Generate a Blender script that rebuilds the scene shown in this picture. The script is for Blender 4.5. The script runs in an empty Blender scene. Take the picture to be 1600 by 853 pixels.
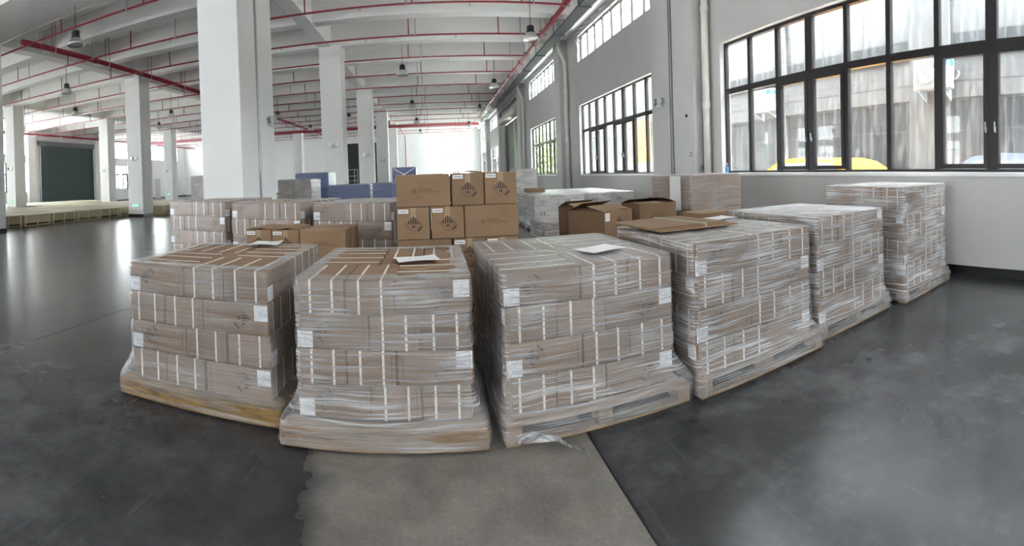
import bpy, math, random
from mathutils import Matrix, Vector, noise
random.seed(7)
R = math.radians
S = bpy.context.scene
COL = S.collection

# ---------------------------------------------------------------- camera, world, exposure
F, U0, V0 = 734.977, 679.697, 283.308           # pixels per radian, column and row of the axis in the 1600x853 frame
cd = bpy.data.cameras.new('camera')
cam = bpy.data.objects.new('camera', cd); COL.objects.link(cam); S.camera = cam
cd.type = 'PANO'; cd.panorama_type = 'CENTRAL_CYLINDRICAL'
cd.central_cylindrical_range_u_min = (0 - U0) / F
cd.central_cylindrical_range_u_max = (1600 - U0) / F
cd.central_cylindrical_range_v_min = (V0 - 853) / F
cd.central_cylindrical_range_v_max = V0 / F
cd.central_cylindrical_radius = 1.0
cd.clip_start = 0.05; cd.clip_end = 500
PITCH, ROLL = 0.0102, -0.0354
cam.matrix_world = (Matrix.Translation((0, 0, 1.6)) @ Matrix(((1, 0, 0, 0), (0, 0, -1, 0), (0, 1, 0, 0), (0, 0, 0, 1)))
                    @ Matrix.Rotation(-PITCH, 4, 'X') @ Matrix.Rotation(ROLL, 4, 'Z'))

W = bpy.data.worlds.new('overcast_sky'); S.world = W; W.use_nodes = True
nt = W.node_tree; nt.nodes.clear()
wo = nt.nodes.new('ShaderNodeOutputWorld'); wb = nt.nodes.new('ShaderNodeBackground')
wb.inputs[0].default_value = (0.93, 0.965, 1.0, 1); wb.inputs[1].default_value = 10.0
nt.links.new(wb.outputs[0], wo.inputs[0])
sl_ = bpy.data.lights.new('added_bounce_sun', 'SUN'); sl_.energy = 26.0; sl_.angle = R(9); sl_.color = (1.0, .99, .98)  # added sun: brightens the yards so they bounce light to the ceiling
so_ = bpy.data.objects.new('added_bounce_sun', sl_); COL.objects.link(so_)
so_.rotation_euler = Vector((.04, .62, -.78)).to_track_quat('-Z', 'Y').to_euler()
S.view_settings.view_transform = 'Standard'; S.view_settings.look = 'None'
S.view_settings.gamma = 1.0; S.view_settings.use_curve_mapping = False
S.view_settings.exposure = 1.5
try:
    S.cycles.max_bounces = 14; S.cycles.diffuse_bounces = 6; S.cycles.transparent_max_bounces = 24
    S.cycles.glossy_bounces = 4; S.cycles.caustics_reflective = False; S.cycles.caustics_refractive = False
    S.cycles.sample_clamp_indirect = 6.0
except Exception:
    pass

# ---------------------------------------------------------------- materials
def srgb(r, g, b):
    f = lambda c: (c / 255 / 12.92) if c <= 10 else ((c / 255 + 0.055) / 1.055) ** 2.4
    return (f(r), f(g), f(b), 1)

class NT:
    def __init__(s, name):
        s.m = bpy.data.materials.new(name); s.m.use_nodes = True
        s.t = s.m.node_tree; s.t.nodes.clear()
        s.out = s.n('ShaderNodeOutputMaterial')
    def n(s, t, **k):
        x = s.t.nodes.new(t)
        for a, b in k.items(): setattr(x, a, b)
        return x
    def l(s, a, b): s.t.links.new(a, b)
    def bsdf(s, **k):
        b = s.n('ShaderNodeBsdfPrincipled')
        for a, v in k.items():
            b.inputs[a.replace('_', ' ')].default_value = v
        return b
    def coords(s, out='Object', scale=(1, 1, 1), rot=(0, 0, 0)):
        c = s.n('ShaderNodeTexCoord'); m = s.n('ShaderNodeMapping')
        m.inputs['Scale'].default_value = scale; m.inputs['Rotation'].default_value = rot
        s.l(c.outputs[out], m.inputs[0]); return m.outputs[0]
    def noise(s, vec, scale, detail=3, rough=0.5, dist=0.0):
        x = s.n('ShaderNodeTexNoise'); s.l(vec, x.inputs['Vector'])
        x.inputs['Scale'].default_value = scale; x.inputs['Detail'].default_value = detail
        x.inputs['Roughness'].default_value = rough; x.inputs['Distortion'].default_value = dist
        return x.outputs[0]
    def ramp(s, fac, stops):
        x = s.n('ShaderNodeValToRGB'); s.l(fac, x.inputs[0])
        e = x.color_ramp.elements
        while len(e) < len(stops): e.new(0.5)
        for i, (p, c) in enumerate(stops):
            e[i].position = p; e[i].color = c if len(c) == 4 else (*c, 1)
        return x.outputs[0]
    def g(s, fac, a, b, va=0.0, vb=1.0):
        x = s.n('ShaderNodeMapRange'); s.l(fac, x.inputs[0])
        for i, v in enumerate((a, b, va, vb)): x.inputs[i + 1].default_value = v
        return x.outputs[0]
    def math(s, op, a, b=None):
        x = s.n('ShaderNodeMath', operation=op)
        for i, v in enumerate((a, b)):
            if v is None: continue
            if isinstance(v, (int, float)): x.inputs[i].default_value = v
            else: s.l(v, x.inputs[i])
        return x.outputs[0]
    def mix(s, fac, a, b, mode='MIX'):
        x = s.n('ShaderNodeMix', data_type='RGBA', blend_type=mode)
        for i, v in ((0, fac), (6, a), (7, b)):
            if isinstance(v, (int, float, tuple)): x.inputs[i].default_value = v
            else: s.l(v, x.inputs[i])
        return x.outputs[2]
    def bump(s, h, strength, dist, b):
        x = s.n('ShaderNodeBump'); x.inputs['Strength'].default_value = strength; x.inputs['Distance'].default_value = dist
        s.l(h, x.inputs['Height']); s.l(x.outputs[0], b.inputs['Normal'])
    def done(s, sh):
        s.l(sh, s.out.inputs[0]); return s.m

def plain(name, col, rough=0.5, metal=0.0, var=0.06, scale=6.0, spec=0.5, bump=0.0):
    t = NT(name); v = t.coords()
    b = t.bsdf(Roughness=rough, Metallic=metal); b.inputs['Specular IOR Level'].default_value = spec
    n = t.noise(v, scale, 4)
    d = tuple(c * (1 - var * 2) for c in col[:3]) + (1,)
    t.l(t.ramp(n, [(0.3, d), (0.7, col)]), b.inputs['Base Color'])
    if bump: t.bump(t.noise(v, scale * 12, 3), bump, 0.004, b)
    return t.done(b.outputs[0])

def make_floor():
    t = NT('polished_concrete'); v = t.coords()
    b = t.bsdf(Roughness=0.25)
    big = t.noise(v, 0.35, 5, 0.6, 0.3); mid = t.noise(v, 2.2, 6, 0.65); fine = t.noise(v, 45, 3)
    c = t.ramp(t.math('ADD', t.math('MULTIPLY', big, .5), t.math('MULTIPLY', mid, .5)),
               [(0.36, (0.020, 0.020, 0.021)), (0.50, (0.044, 0.044, 0.047)), (0.64, (0.105, 0.105, 0.110))])
    # dusty unsealed strip of slab between two saw cuts (a stain with an edge of its own)
    sx = t.n('ShaderNodeSeparateXYZ'); t.l(v, sx.inputs[0])
    wob = t.math('MULTIPLY', t.math('SUBTRACT', t.noise(v, 5, 4, .6), .5), .34)
    x = t.math('ADD', sx.outputs[0], wob)
    a = t.g(t.math('ADD', x, t.math('MULTIPLY', t.math('SUBTRACT', sx.outputs[1], 2.6), .2)), -.80, -.60); e = t.g(sx.outputs[0], 0.85, 0.87, 1, 0); yy = t.g(sx.outputs[1], 3.2, 2.6, 0, 1)
    y2 = t.g(t.math('ADD', sx.outputs[1], wob), 4.6, 5.0, 1, 0)
    msk = t.math('MULTIPLY', t.math('MULTIPLY', a, e), y2)
    dust = t.ramp(t.math('ADD', t.math('MULTIPLY', t.noise(v, 3.5, 6, .6, .6), .7), t.math('MULTIPLY', fine, .3)),
                  [(0.3, (0.13, 0.115, 0.10)), (0.55, (0.22, 0.20, 0.18)), (0.75, (0.29, 0.262, 0.235))])
    c = t.mix(t.math('MULTIPLY', msk, t.g(mid, .3, .55, .75, 1)), c, dust)
    # thin scratches and tyre arcs
    vs = t.coords(scale=(9, 0.5, 1), rot=(0, 0, 0.5)); sc = t.noise(vs, 3, 2)
    c = t.mix(t.g(sc, .62, .80, 0, .18), c, (0.16, 0.16, 0.165, 1))
    t.l(c, b.inputs['Base Color'])
    r = t.math('ADD', .25, t.math('MULTIPLY', msk, .30))
    t.l(r, b.inputs['Roughness'])
    t.bump(fine, 0.02, 0.004, b)
    return t.done(b.outputs[0])

def make_card(name, lo, hi, rough=0.75):
    t = NT(name); v = t.coords(); b = t.bsdf(Roughness=rough)
    oi = t.n('ShaderNodeObjectInfo')
    n = t.noise(v, 3.0, 4); f = t.noise(t.coords(scale=(1, 1, 14)), 26, 3)
    c = t.ramp(t.math('ADD', t.math('MULTIPLY', n, .6), t.math('MULTIPLY', f, .4)), [(0.35, lo), (0.68, hi)])
    h = t.n('ShaderNodeHueSaturation'); t.l(c, h.inputs['Color'])
    t.l(t.g(oi.outputs['Random'], 0, 1, .86, 1.12), h.inputs['Value'])
    t.l(h.outputs[0], b.inputs['Base Color'])
    t.bump(f, 0.08, 0.003, b)
    return t.done(b.outputs[0])

def make_wood(name, lo, hi):
    t = NT(name); b = t.bsdf(Roughness=0.7); oi = t.n('ShaderNodeObjectInfo')
    n = t.noise(t.coords(scale=(2, 14, 14)), 3, 5, .6, .5)
    c = t.ramp(n, [(0.3, lo), (0.7, hi)])
    h = t.n('ShaderNodeHueSaturation'); t.l(c, h.inputs['Color'])
    t.l(t.g(oi.outputs['Random'], 0, 1, .8, 1.1), h.inputs['Value'])
    t.l(h.outputs[0], b.inputs['Base Color']); t.bump(n, .25, .004, b)
    return t.done(b.outputs[0])

def make_film():
    t = NT('stretch_film')
    oi = t.n('ShaderNodeObjectInfo')
    sep = t.n('ShaderNodeSeparateColor'); t.l(oi.outputs['Color'], sep.inputs[0])
    uv = t.n('ShaderNodeTexCoord'); mp = t.n('ShaderNodeMapping'); t.l(uv.outputs['UV'], mp.inputs[0])
    mp.inputs['Rotation'].default_value = (0, 0, 0.05); mp.inputs['Scale'].default_value = (1.4, 76, 1)
    wob = t.n('ShaderNodeMapping'); t.l(uv.outputs['UV'], wob.inputs[0]); wob.inputs['Scale'].default_value = (1.2, 5, 1)
    wn = t.noise(wob.outputs[0], 1.3, 2)
    va = t.n('ShaderNodeVectorMath', operation='MULTIPLY_ADD'); t.l(wn, va.inputs[0])
    va.inputs[1].default_value = (0, 4.0, 0); t.l(mp.outputs[0], va.inputs[2])
    st = t.noise(va.outputs[0], 1.0, 5, .62)
    mp2 = t.n('ShaderNodeMapping'); t.l(uv.outputs['UV'], mp2.inputs[0]); mp2.inputs['Scale'].default_value = (1.3, 2.2, 1)
    patch = t.noise(mp2.outputs[0], 1.6, 3, .5)
    a = t.math('ADD', t.g(st, .40, .66, 0.07, .52), t.g(patch, .42, .75, -.06, .22))
    lw = t.n('ShaderNodeLayerWeight'); lw.inputs[0].default_value = .35
    a = t.math('ADD', t.math('MULTIPLY', a, t.math('MULTIPLY', sep.outputs[0], 1.0)), t.g(lw.outputs['Facing'], .5, 1, 0, .30))
    a = t.math('MINIMUM', t.math('MAXIMUM', a, .05), .85)
    b = t.bsdf(Base_Color=(0.80, 0.80, 0.82, 1), Roughness=0.22)
    b.inputs['Specular IOR Level'].default_value = .6
    t.bump(t.math('ADD', st, t.math('MULTIPLY', patch, .5)), .55, .012, b)
    tr = t.n('ShaderNodeBsdfTransparent'); tr.inputs[0].default_value = (.97, .97, .97, 1)
    gl = t.n('ShaderNodeBsdfGlossy'); gl.inputs['Roughness'].default_value = .16
    bp = t.n('ShaderNodeBump'); bp.inputs['Strength'].default_value = .5; bp.inputs['Distance'].default_value = .012
    t.l(st, bp.inputs['Height']); t.l(bp.outputs[0], gl.inputs['Normal'])
    fr = t.n('ShaderNodeLayerWeight'); fr.inputs[0].default_value = .5; t.l(bp.outputs[0], fr.inputs['Normal'])
    m0 = t.n('ShaderNodeMixShader'); t.l(t.math('ADD', t.math('MULTIPLY', t.math('POWER', fr.outputs['Facing'], 4.0), .7), .05), m0.inputs[0]); t.l(tr.outputs[0], m0.inputs[1]); t.l(gl.outputs[0], m0.inputs[2])
    m1 = t.n('ShaderNodeMixShader'); t.l(a, m1.inputs[0]); t.l(m0.outputs[0], m1.inputs[1]); t.l(b.outputs[0], m1.inputs[2])
    return t.done(m1.outputs[0])

def make_glass(name, haze=0.06, tint=(.96, .98, .98, 1)):
    t = NT(name)
    tr = t.n('ShaderNodeBsdfTransparent'); tr.inputs[0].default_value = tint
    gl = t.n('ShaderNodeBsdfGlossy'); gl.inputs['Roughness'].default_value = .03
    fr = t.n('ShaderNodeLayerWeight'); fr.inputs[0].default_value = .5
    m0 = t.n('ShaderNodeMixShader'); t.l(t.math('ADD', t.math('MULTIPLY', t.math('POWER', fr.outputs['Facing'], 5.0), .55), .02), m0.inputs[0]); t.l(tr.outputs[0], m0.inputs[1]); t.l(gl.outputs[0], m0.inputs[2])
    df = t.n('ShaderNodeBsdfTranslucent'); df.inputs[0].default_value = (.9, .9, .9, 1)
    n = t.noise(t.coords(scale=(3, 6, 1.2)), 2.0, 5, .6)
    m1 = t.n('ShaderNodeMixShader'); t.l(t.g(n, .45, .8, haze * .3, haze * 2.2), m1.inputs[0]); t.l(m0.outputs[0], m1.inputs[1]); t.l(df.outputs[0], m1.inputs[2])
    return t.done(m1.outputs[0])

def make_label():
    t = NT('printed_paper_label'); v = t.coords('Object', (1, 1, 1)); b = t.bsdf(Roughness=.5)
    n = t.noise(t.coords('Object', (260, 260, 420)), 1, 2); n2 = t.noise(v, 30, 2)
    c = t.ramp(t.math('ADD', t.math('MULTIPLY', n, .6), t.math('MULTIPLY', n2, .4)), [(.36, (.33, .34, .38)), (.5, (.78, .78, .80))])
    t.l(c, b.inputs['Base Color']); return t.done(b.outputs[0])

def make_leaf():
    t = NT('tree_leaves'); b = t.bsdf(Roughness=.6)
    oi = t.n('ShaderNodeObjectInfo'); n = t.noise(t.coords(), .9, 3)
    t.l(t.ramp(n, [(.3, (.16, .30, .06)), (.7, (.42, .60, .16))]), b.inputs['Base Color'])
    return t.done(b.outputs[0])

def emis(name, col, s):
    t = NT(name); e = t.n('ShaderNodeEmission'); e.inputs[0].default_value = col; e.inputs[1].default_value = s
    return t.done(e.outputs[0])

M = {}
M['floor'] = make_floor()
M['white'] = plain('white_wall_paint', (.88, .88, .87, 1), .75, var=.02, scale=.8)
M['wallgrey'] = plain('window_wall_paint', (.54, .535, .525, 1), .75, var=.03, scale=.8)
M['ceil'] = plain('ceiling_paint', (.92, .92, .91, 1), .8, var=.02, scale=.5)
M['black'] = plain('black_skirting_paint', (.012, .012, .014, 1), .35)
M['frame'] = plain('dark_brown_aluminium', (.020, .016, .017, 1), .35, .2)
M['red'] = plain('red_pipe_paint', (.27, .016, .030, 1), .38)
M['steel'] = plain('galvanised_steel', (.42, .43, .44, 1), .35, .8)
M['grey'] = plain('grey_metal_paint', (.20, .21, .225, 1), .5)
M['lampblack'] = plain('black_cast_lamp_body', (.02, .02, .02, 1), .5)
M['lampmetal'] = plain('spun_aluminium', (.62, .62, .62, 1), .28, .85)
M['lampglass'] = plain('frosted_lamp_lens', (.76, .76, .74, 1), .3)
M['card'] = make_card('brown_cardboard', (.205, .122, .066, 1), (.275, .168, .095, 1))
M['wcard'] = make_card('wrapped_cardboard', (.175, .102, .058, 1), (.25, .155, .094, 1))
M['cardin'] = plain('cardboard_inside', (.19, .105, .055, 1), .8)
M['strap'] = plain('cream_plastic_strap', (.78, .74, .68, 1), .4)
M['paper'] = plain('white_paper', (.80, .79, .79, 1), .6, var=.01)
M['label'] = make_label()
M['ink'] = plain('dark_printing_ink', (.020, .014, .012, 1), .6)
M['inkbrown'] = plain('brown_printing_ink', (.085, .042, .020, 1), .6)
M['tape'] = plain('clear_parcel_tape', (.42, .30, .20, 1), .18)
M['wood'] = make_wood('pallet_wood', (.19, .125, .078, 1), (.36, .25, .165, 1))
M['plywood'] = make_wood('stained_yellow_wood', (.11, .060, .022, 1), (.34, .205, .075, 1))
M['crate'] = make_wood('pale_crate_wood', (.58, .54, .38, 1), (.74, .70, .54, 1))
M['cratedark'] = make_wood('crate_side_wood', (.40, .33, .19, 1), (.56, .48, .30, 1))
M['film'] = make_film()
M['glass'] = make_glass('window_glass', .03, (.88, .90, .90, 1))
M['facade'] = plain('grey_facade_paint', (.058, .060, .0605, 1), .8, var=.03, scale=.4)
M['facade2'] = plain('facade_trim', (.10, .10, .10, 1), .8)
M['extglass'] = plain('facade_window_glass', (.028, .032, .034, 1), .3, var=.25, scale=.8)
M['extframe'] = plain('facade_window_frame', (.05, .05, .052, 1), .4)
M['acwhite'] = plain('ac_white_enamel', (.60, .61, .60, 1), .35, var=.01)
M['acshell'] = plain('darkened_ac_casing', (.105, .107, .106, 1), .4, var=.02)  # white casing, colour darkened to offset the strong light outside
M['acblue'] = plain('blue_sticker', (.012, .085, .14, 1), .4)
M['taxi'] = plain('yellow_car_paint', (.50, .22, .015, 1), .2)
M['car'] = plain('pale_blue_grey_car_paint', (.10, .115, .14, 1), .2, .3)
M['carglass'] = plain('car_window_glass', (.10, .11, .13, 1), .05)
M['tyre'] = plain('tyre_rubber', (.02, .02, .02, 1), .8)
M['upglass'] = plain('painted_sky_reflection', (.066, .068, .069, 1), .4, var=.02)  # sky reflection of the upper panes put into a paler colour
M['asphalt'] = plain('pale_yard_concrete', (.76, .76, .74, 1), .85)
M['leaf'] = make_leaf()
M['bark'] = plain('tree_bark', (.10, .075, .05, 1), .9)
M['orange'] = plain('orange_shutter_paint', (.30, .105, .012, 1), .5)
M['bluebox'] = plain('blue_plastic_carton', (.035, .075, .25, 1), .35, var=.12, scale=3)
M['whitebox'] = make_card('white_carton', (.56, .53, .49, 1), (.68, .65, .61, 1))
M['door'] = plain('grey_green_shutter', (.060, .095, .092, 1), .45)
M['darkdoor'] = plain('dark_shutter', (.022, .022, .024, 1), .5)
M['green'] = emis('green_exit_light', (.22, .75, .42, 1), .9)
M['pvc'] = plain('cream_pvc_pipe', (.74, .72, .66, 1), .35)
M['twine'] = plain('pale_green_twine', (.50, .60, .38, 1), .6)
M['greyclad'] = plain('brown_grey_goods', (.30, .235, .19, 1), .55, var=.35, scale=5)
M['bluebottle'] = plain('blue_bottle', (.03, .22, .45, 1), .3)

# ---------------------------------------------------------------- mesh helpers
class MB:
    def __init__(s): s.v = []; s.f = []; s.uv = None
    def add(s, v, f):
        o = len(s.v); s.v += [tuple(p) for p in v]; s.f += [tuple(i + o for i in q) for q in f]; return s
    def box(s, x0, x1, y0, y1, z0, z1, c=0.0):
        if c <= 0:
            v = [(x, y, z) for z in (z0, z1) for y in (y0, y1) for x in (x0, x1)]
            return s.add(v, [(0, 2, 3, 1), (4, 5, 7, 6), (0, 1, 5, 4), (2, 6, 7, 3), (0, 4, 6, 2), (1, 3, 7, 5)])
        lim = [(x0, x1), (y0, y1), (z0, z1)]; v = []; idx = {}
        for sx in (0, 1):
            for sy in (0, 1):
                for sz in (0, 1):
                    sg = (sx, sy, sz)
                    for ax in range(3):
                        p = [lim[k][sg[k]] if k == ax else lim[k][sg[k]] + (c if sg[k] == 0 else -c) for k in range(3)]
                        idx[(sg, ax)] = len(v); v.append(p)
        f = []
        for ax in range(3):
            a, b = [k for k in range(3) if k != ax]
            for q in (0, 1):
                def g(i, j):
                    t = [0, 0, 0]; t[ax] = q; t[a] = i; t[b] = j; return tuple(t)
                L = [idx[(g(0, 0), ax)], idx[(g(1, 0), ax)], idx[(g(1, 1), ax)], idx[(g(0, 1), ax)]]
                f.append(tuple(L))
                for (i, j), (i2, j2), oa in (((0, 0), (1, 0), b), ((0, 1), (1, 1), b), ((0, 0), (0, 1), a), ((1, 0), (1, 1), a)):
                    if oa > ax:
                        f.append((idx[(g(i, j), ax)], idx[(g(i2, j2), ax)], idx[(g(i2, j2), oa)], idx[(g(i, j), oa)]))
        for sx in (0, 1):
            for sy in (0, 1):
                for sz in (0, 1):
                    f.append(tuple(idx[((sx, sy, sz), ax)] for ax in range(3)))
        return s.add(v, f)
    def tube(s, pts, r, n=8, cap=True):
        P = [Vector(p) for p in pts]; rings = []
        up = None
        for i, p in enumerate(P):
            d = ((P[min(i + 1, len(P) - 1)] - P[i]).normalized() + (P[i] - P[max(i - 1, 0)]).normalized()).normalized()
            if up is None:
                up = Vector((0, 0, 1)) if abs(d.z) < .9 else Vector((1, 0, 0))
            a = d.cross(up).normalized(); b = a.cross(d).normalized(); up = b
            rr = r[i] if isinstance(r, (list, tuple)) else r
            rings.append([p + a * (rr * math.cos(2 * math.pi * k / n)) + b * (rr * math.sin(2 * math.pi * k / n)) for k in range(n)])
        v = [q for ring in rings for q in ring]; f = []
        for i in range(len(P) - 1):
            for k in range(n):
                f.append((i * n + k, i * n + (k + 1) % n, (i + 1) * n + (k + 1) % n, (i + 1) * n + k))
        if cap:
            f.append(tuple(range(n - 1, -1, -1))); f.append(tuple((len(P) - 1) * n + k for k in range(n)))
        return s.add(v, f)
    def lathe(s, prof, n=16, c=(0, 0, 0)):
        v = []; f = []
        for (r, z) in prof:
            for k in range(n):
                a = 2 * math.pi * k / n; v.append((c[0] + r * math.cos(a), c[1] + r * math.sin(a), c[2] + z))
        for i in range(len(prof) - 1):
            for k in range(n):
                f.append((i * n + k, i * n + (k + 1) % n, (i + 1) * n + (k + 1) % n, (i + 1) * n + k))
        f.append(tuple(range(n - 1, -1, -1))); f.append(tuple((len(prof) - 1) * n + k for k in range(n)))
        return s.add(v, f)
    def prism(s, poly, ax, a0, a1):
        n = len(poly)
        def P(p, t):
            return {'x': (t, p[0], p[1]), 'y': (p[0], t, p[1]), 'z': (p[0], p[1], t)}[ax]
        v = [P(p, a0) for p in poly] + [P(p, a1) for p in poly]
        f = [tuple(range(n - 1, -1, -1)), tuple(range(n, 2 * n))]
        for i in range(n): f.append((i, (i + 1) % n, n + (i + 1) % n, n + i))
        return s.add(v, f)
    def mesh(s, name, mat=None, smooth=False):
        me = bpy.data.meshes.new(name); me.from_pydata(s.v, [], s.f)
        if s.uv:
            ul = me.uv_layers.new(name='UVMap')
            for lp in me.loops: ul.data[lp.index].uv = s.uv[lp.vertex_index]
        if mat: me.materials.append(mat)
        if smooth:
            for p in me.polygons: p.use_smooth = True
        me.update(); return me

def ob(name, me, parent=None, loc=(0, 0, 0), rz=0.0, mat=None, smooth=False, rot=None):
    if isinstance(me, MB): me = me.mesh(name, mat, smooth)
    o = bpy.data.objects.new(name, me); COL.objects.link(o)
    o.location = loc; o.rotation_euler = rot if rot else (0, 0, rz)
    if parent: o.parent = parent
    return o
def tag(o, label, cat, group=None):
    o['label'] = label; o['category'] = cat
    if group: o['group'] = group
    return o
def thing(name, label, cat, loc=(0, 0, 0), rz=0.0, group=None):
    o = bpy.data.objects.new(name, None); COL.objects.link(o); o.location = loc; o.rotation_euler = (0, 0, rz)
    o.empty_display_size = .2
    return tag(o, label, cat, group)
def struct(name, me, mat=None, loc=(0, 0, 0), rz=0, label=None):
    o = ob(name, me, None, loc, rz, mat); o['kind'] = 'structure'
    if label: o['label'] = label
    return o
def copy_tree(o, parent=None):
    c = o.copy(); COL.objects.link(c); c.parent = parent
    for ch in list(o.children): copy_tree(ch, c)
    return c
def clear_label(o):
    for k in ('label', 'group'):
        if k in o: del o[k]
ORD = ['first', 'second', 'third', 'fourth', 'fifth', 'sixth', 'seventh', 'eighth', 'ninth', 'tenth', 'eleventh', 'twelfth', 'thirteenth', 'fourteenth', 'fifteenth', 'sixteenth', 'seventeenth', 'eighteenth', 'nineteenth', 'twentieth']

# ---------------------------------------------------------------- building dimensions
XW, XL, YB0, YE0 = 6.13, -36.5, -11.4, 62.0      # right wall, left wall, wall behind the camera, far wall
ZC, ZB = 8.7, 7.62                                # slab, beam underside
CS = 0.98                                         # column size
ROWX = (-4.51, -15.34, -26.17)
COLY = (9.80, 10.97, 21.21, 31.45, 41.69, 51.93)

def holed_wall(a0, a1, z0, z1, holes, axis, p0, p1):
    A = sorted({a0, a1, *[h[0] for h in holes], *[h[1] for h in holes]}); Z = sorted({z0, z1, *[h[2] for h in holes], *[h[3] for h in holes]})
    A = [a for a in A if a0 <= a <= a1]; Z = [z for z in Z if z0 <= z <= z1]
    m = MB()
    for i in range(len(A) - 1):
        run = None
        for j in range(len(Z)):
            solid = False
            if j < len(Z) - 1:
                ca, cz = (A[i] + A[i + 1]) / 2, (Z[j] + Z[j + 1]) / 2
                solid = not any(h[0] < ca < h[1] and h[2] < cz < h[3] for h in holes)
            if solid and run is None: run = Z[j]
            if not solid and run is not None:
                if axis == 'y': m.box(p0, p1, A[i], A[i + 1], run, Z[j])
                else: m.box(A[i], A[i + 1], p0, p1, run, Z[j])
                run = None
    return m

struct('floor', MB().box(XL - .3, XW + .3, YB0 - .3, YE0 + .3, -.25, 0), M['floor'])
ceiling = struct('ceiling', MB().box(XL - .3, XW + .3, YB0 - .3, YE0 + .3, ZC, ZC + .25), M['ceil'])
# cross beams and main beams hang from the slab
beamY = [a for a in (-7.6, -4.2, -.8, 2.6, 6.2, 14.37, 17.78, 21.21, 24.6, 28.0, 31.45, 34.85, 38.3, 41.69, 45.1, 48.5, 51.93, 55.3, 58.7)]
xb = MB().box(XL, XW, -.27, .27, 7.68, ZC).mesh('cross_beam', M['ceil'])
for y in beamY: ob('cross_beam', xb, ceiling, (0, y, 0))
ob('cross_beam', MB().box(XL, XW, 9.28, 11.6, 7.66, ZC), ceiling, mat=M['ceil'])
mbm = MB().box(-.27, .27, YB0, YE0, ZB, ZC).mesh('main_beam', M['ceil'])
for x in (-4.72, -15.55, -26.4): ob('main_beam', mbm, ceiling, (x, 0, 0))
ob('edge_beam', MB().box(XW - .28, XW - .001, YB0, YE0, 7.62, ZC), ceiling, mat=M['ceil'])

# right wall: windows, clerestories, dock door
WIN8, WIN10, WC = 7.1, 8.85, .8875
winY = [(-10.6, 8), (-.10, 10), (12.0, 8), (22.2, 8), (43.1, 8), (53.2, 8)]
holesR = []
for y, n in winY:
    w = n * WC if n == 8 else WIN10
    holesR += [(y, y + w, 1.47, 4.40), (y, y + w, 6.23, 7.34)]
holesR.append((33.2, 40.6, 0, 5.85))
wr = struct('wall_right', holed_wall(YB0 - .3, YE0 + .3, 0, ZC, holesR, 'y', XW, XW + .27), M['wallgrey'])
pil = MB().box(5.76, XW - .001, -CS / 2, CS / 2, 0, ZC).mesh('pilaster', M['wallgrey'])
for y in (-1.4,) + COLY: ob('pilaster', pil, wr, (0, y, 0))
# left wall: roller door and windows, wall behind the camera with high windows added to light the hall, far wall
holesL = [(32.9, 42.3, 0, 6.4), (24.0, 31.1, 1.47, 4.4), (24.0, 31.1, 5.2, 7.3), (43.4, 50.5, 1.47, 4.4), (43.4, 50.5, 5.2, 7.3), (53, 60.1, 5.2, 7.3),
          (-10, -2.9, 0, 4.6), (0, 8.1, 0, 4.6)]  # unseen open dock doors, added to light the ceiling
wl = struct('wall_left', holed_wall(YB0 - .3, YE0 + .3, 0, ZC, holesL, 'y', XL - .27, XL), M['white'])
for y in (-1.4,) + COLY: ob('pilaster', MB().box(XL + .001, XL + .37, -.49, .49, 0, ZC), wl, (0, y, 0), mat=M['white'])
holesE = [(1.05, 2.45, .9, 7.1), (3.25, 4.65, .9, 7.1), (-12.0, -7.6, 0, 6.4)]
struct('wall_far', holed_wall(XL - .27, XW + .27, 0, ZC, holesE, 'x', YE0, YE0 + .27), M['white'])
holesB = [(x, x + 7.1, 6.1, 7.3) for x in (-34.5, -24.0, -13.2, -3.0)]  # strip of high windows out of view, added for light on the ceiling
struct('wall_back', holed_wall(XL - .27, XW + .27, 0, ZC, holesB, 'x', YB0 - .27, YB0), M['white'])
sk = MB()
edges = sorted([y for y in (-1.4,) + COLY])
prev = YB0
for y in edges + [YE0]:
    a, b = prev, (y - CS / 2 if y != YE0 else YE0)
    if b > a + .05:
        if a < 36 < b: sk.box(XW - .016, XW - .001, a + .001, 33.1, 0, .13).box(XW - .016, XW - .001, 40.7, b - .001, 0, .13)
        else: sk.box(XW - .016, XW - .001, a + .001, b - .001, 0, .13)
    if y != YE0: sk.box(5.745, 5.759, y - CS / 2, y + CS / 2, 0, .13)
    prev = y + CS / 2
struct('baseboard_right', sk, M['black'])
struct('baseboard_left', MB().box(XL + .001, XL + .012, 20, 32.8, 0, .13).box(XL + .001, XL + .012, 42.4, YE0, 0, .13), M['black'])
struct('baseboard_far', MB().box(-7.5, XW - .02, YE0 - .014, YE0 - .001, 0, .13).box(XL + .02, -12.1, YE0 - .014, YE0 - .001, 0, .13), M['black'])

# columns
colm = MB().box(-CS / 2, CS / 2, -CS / 2, CS / 2, 0, ZB + .05, .012).mesh('column', M['white'])
e = CS / 2 + .006
bm_ = MB().box(-e, e, -e, -CS / 2, 0, .14).box(-e, e, CS / 2, e, 0, .14).box(-e, -CS / 2, -CS / 2, CS / 2, 0, .14).box(CS / 2, e, -CS / 2, CS / 2, 0, .14).mesh('skirting', M['black'])
rown = ('row nearest the windows', 'middle row', 'row by the roller door')
for i, x in enumerate(ROWX):
    for j, y in enumerate(COLY):
        c = struct('column', colm, None, (x, y, 0), label='square white column, %s in the %s' % (ORD[j], rown[i]))
        ob('skirting', bm_, c)
for x in ROWX:   # sheet-metal covers over the expansion joint between the paired columns
    struct('trim_1', MB().box(x + CS / 2 - .06, x + CS / 2 - .02, 10.30, 10.47, 0, ZB).box(x + CS / 2 - .02, x + CS / 2 - .005, 10.345, 10.425, 0, ZB), M['steel'])
struct('trim_2', MB().box(5.80, 5.84, 10.29, 10.48, 0, ZC).box(5.76, 5.80, 10.345, 10.42, 0, ZC), M['steel'])
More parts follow.
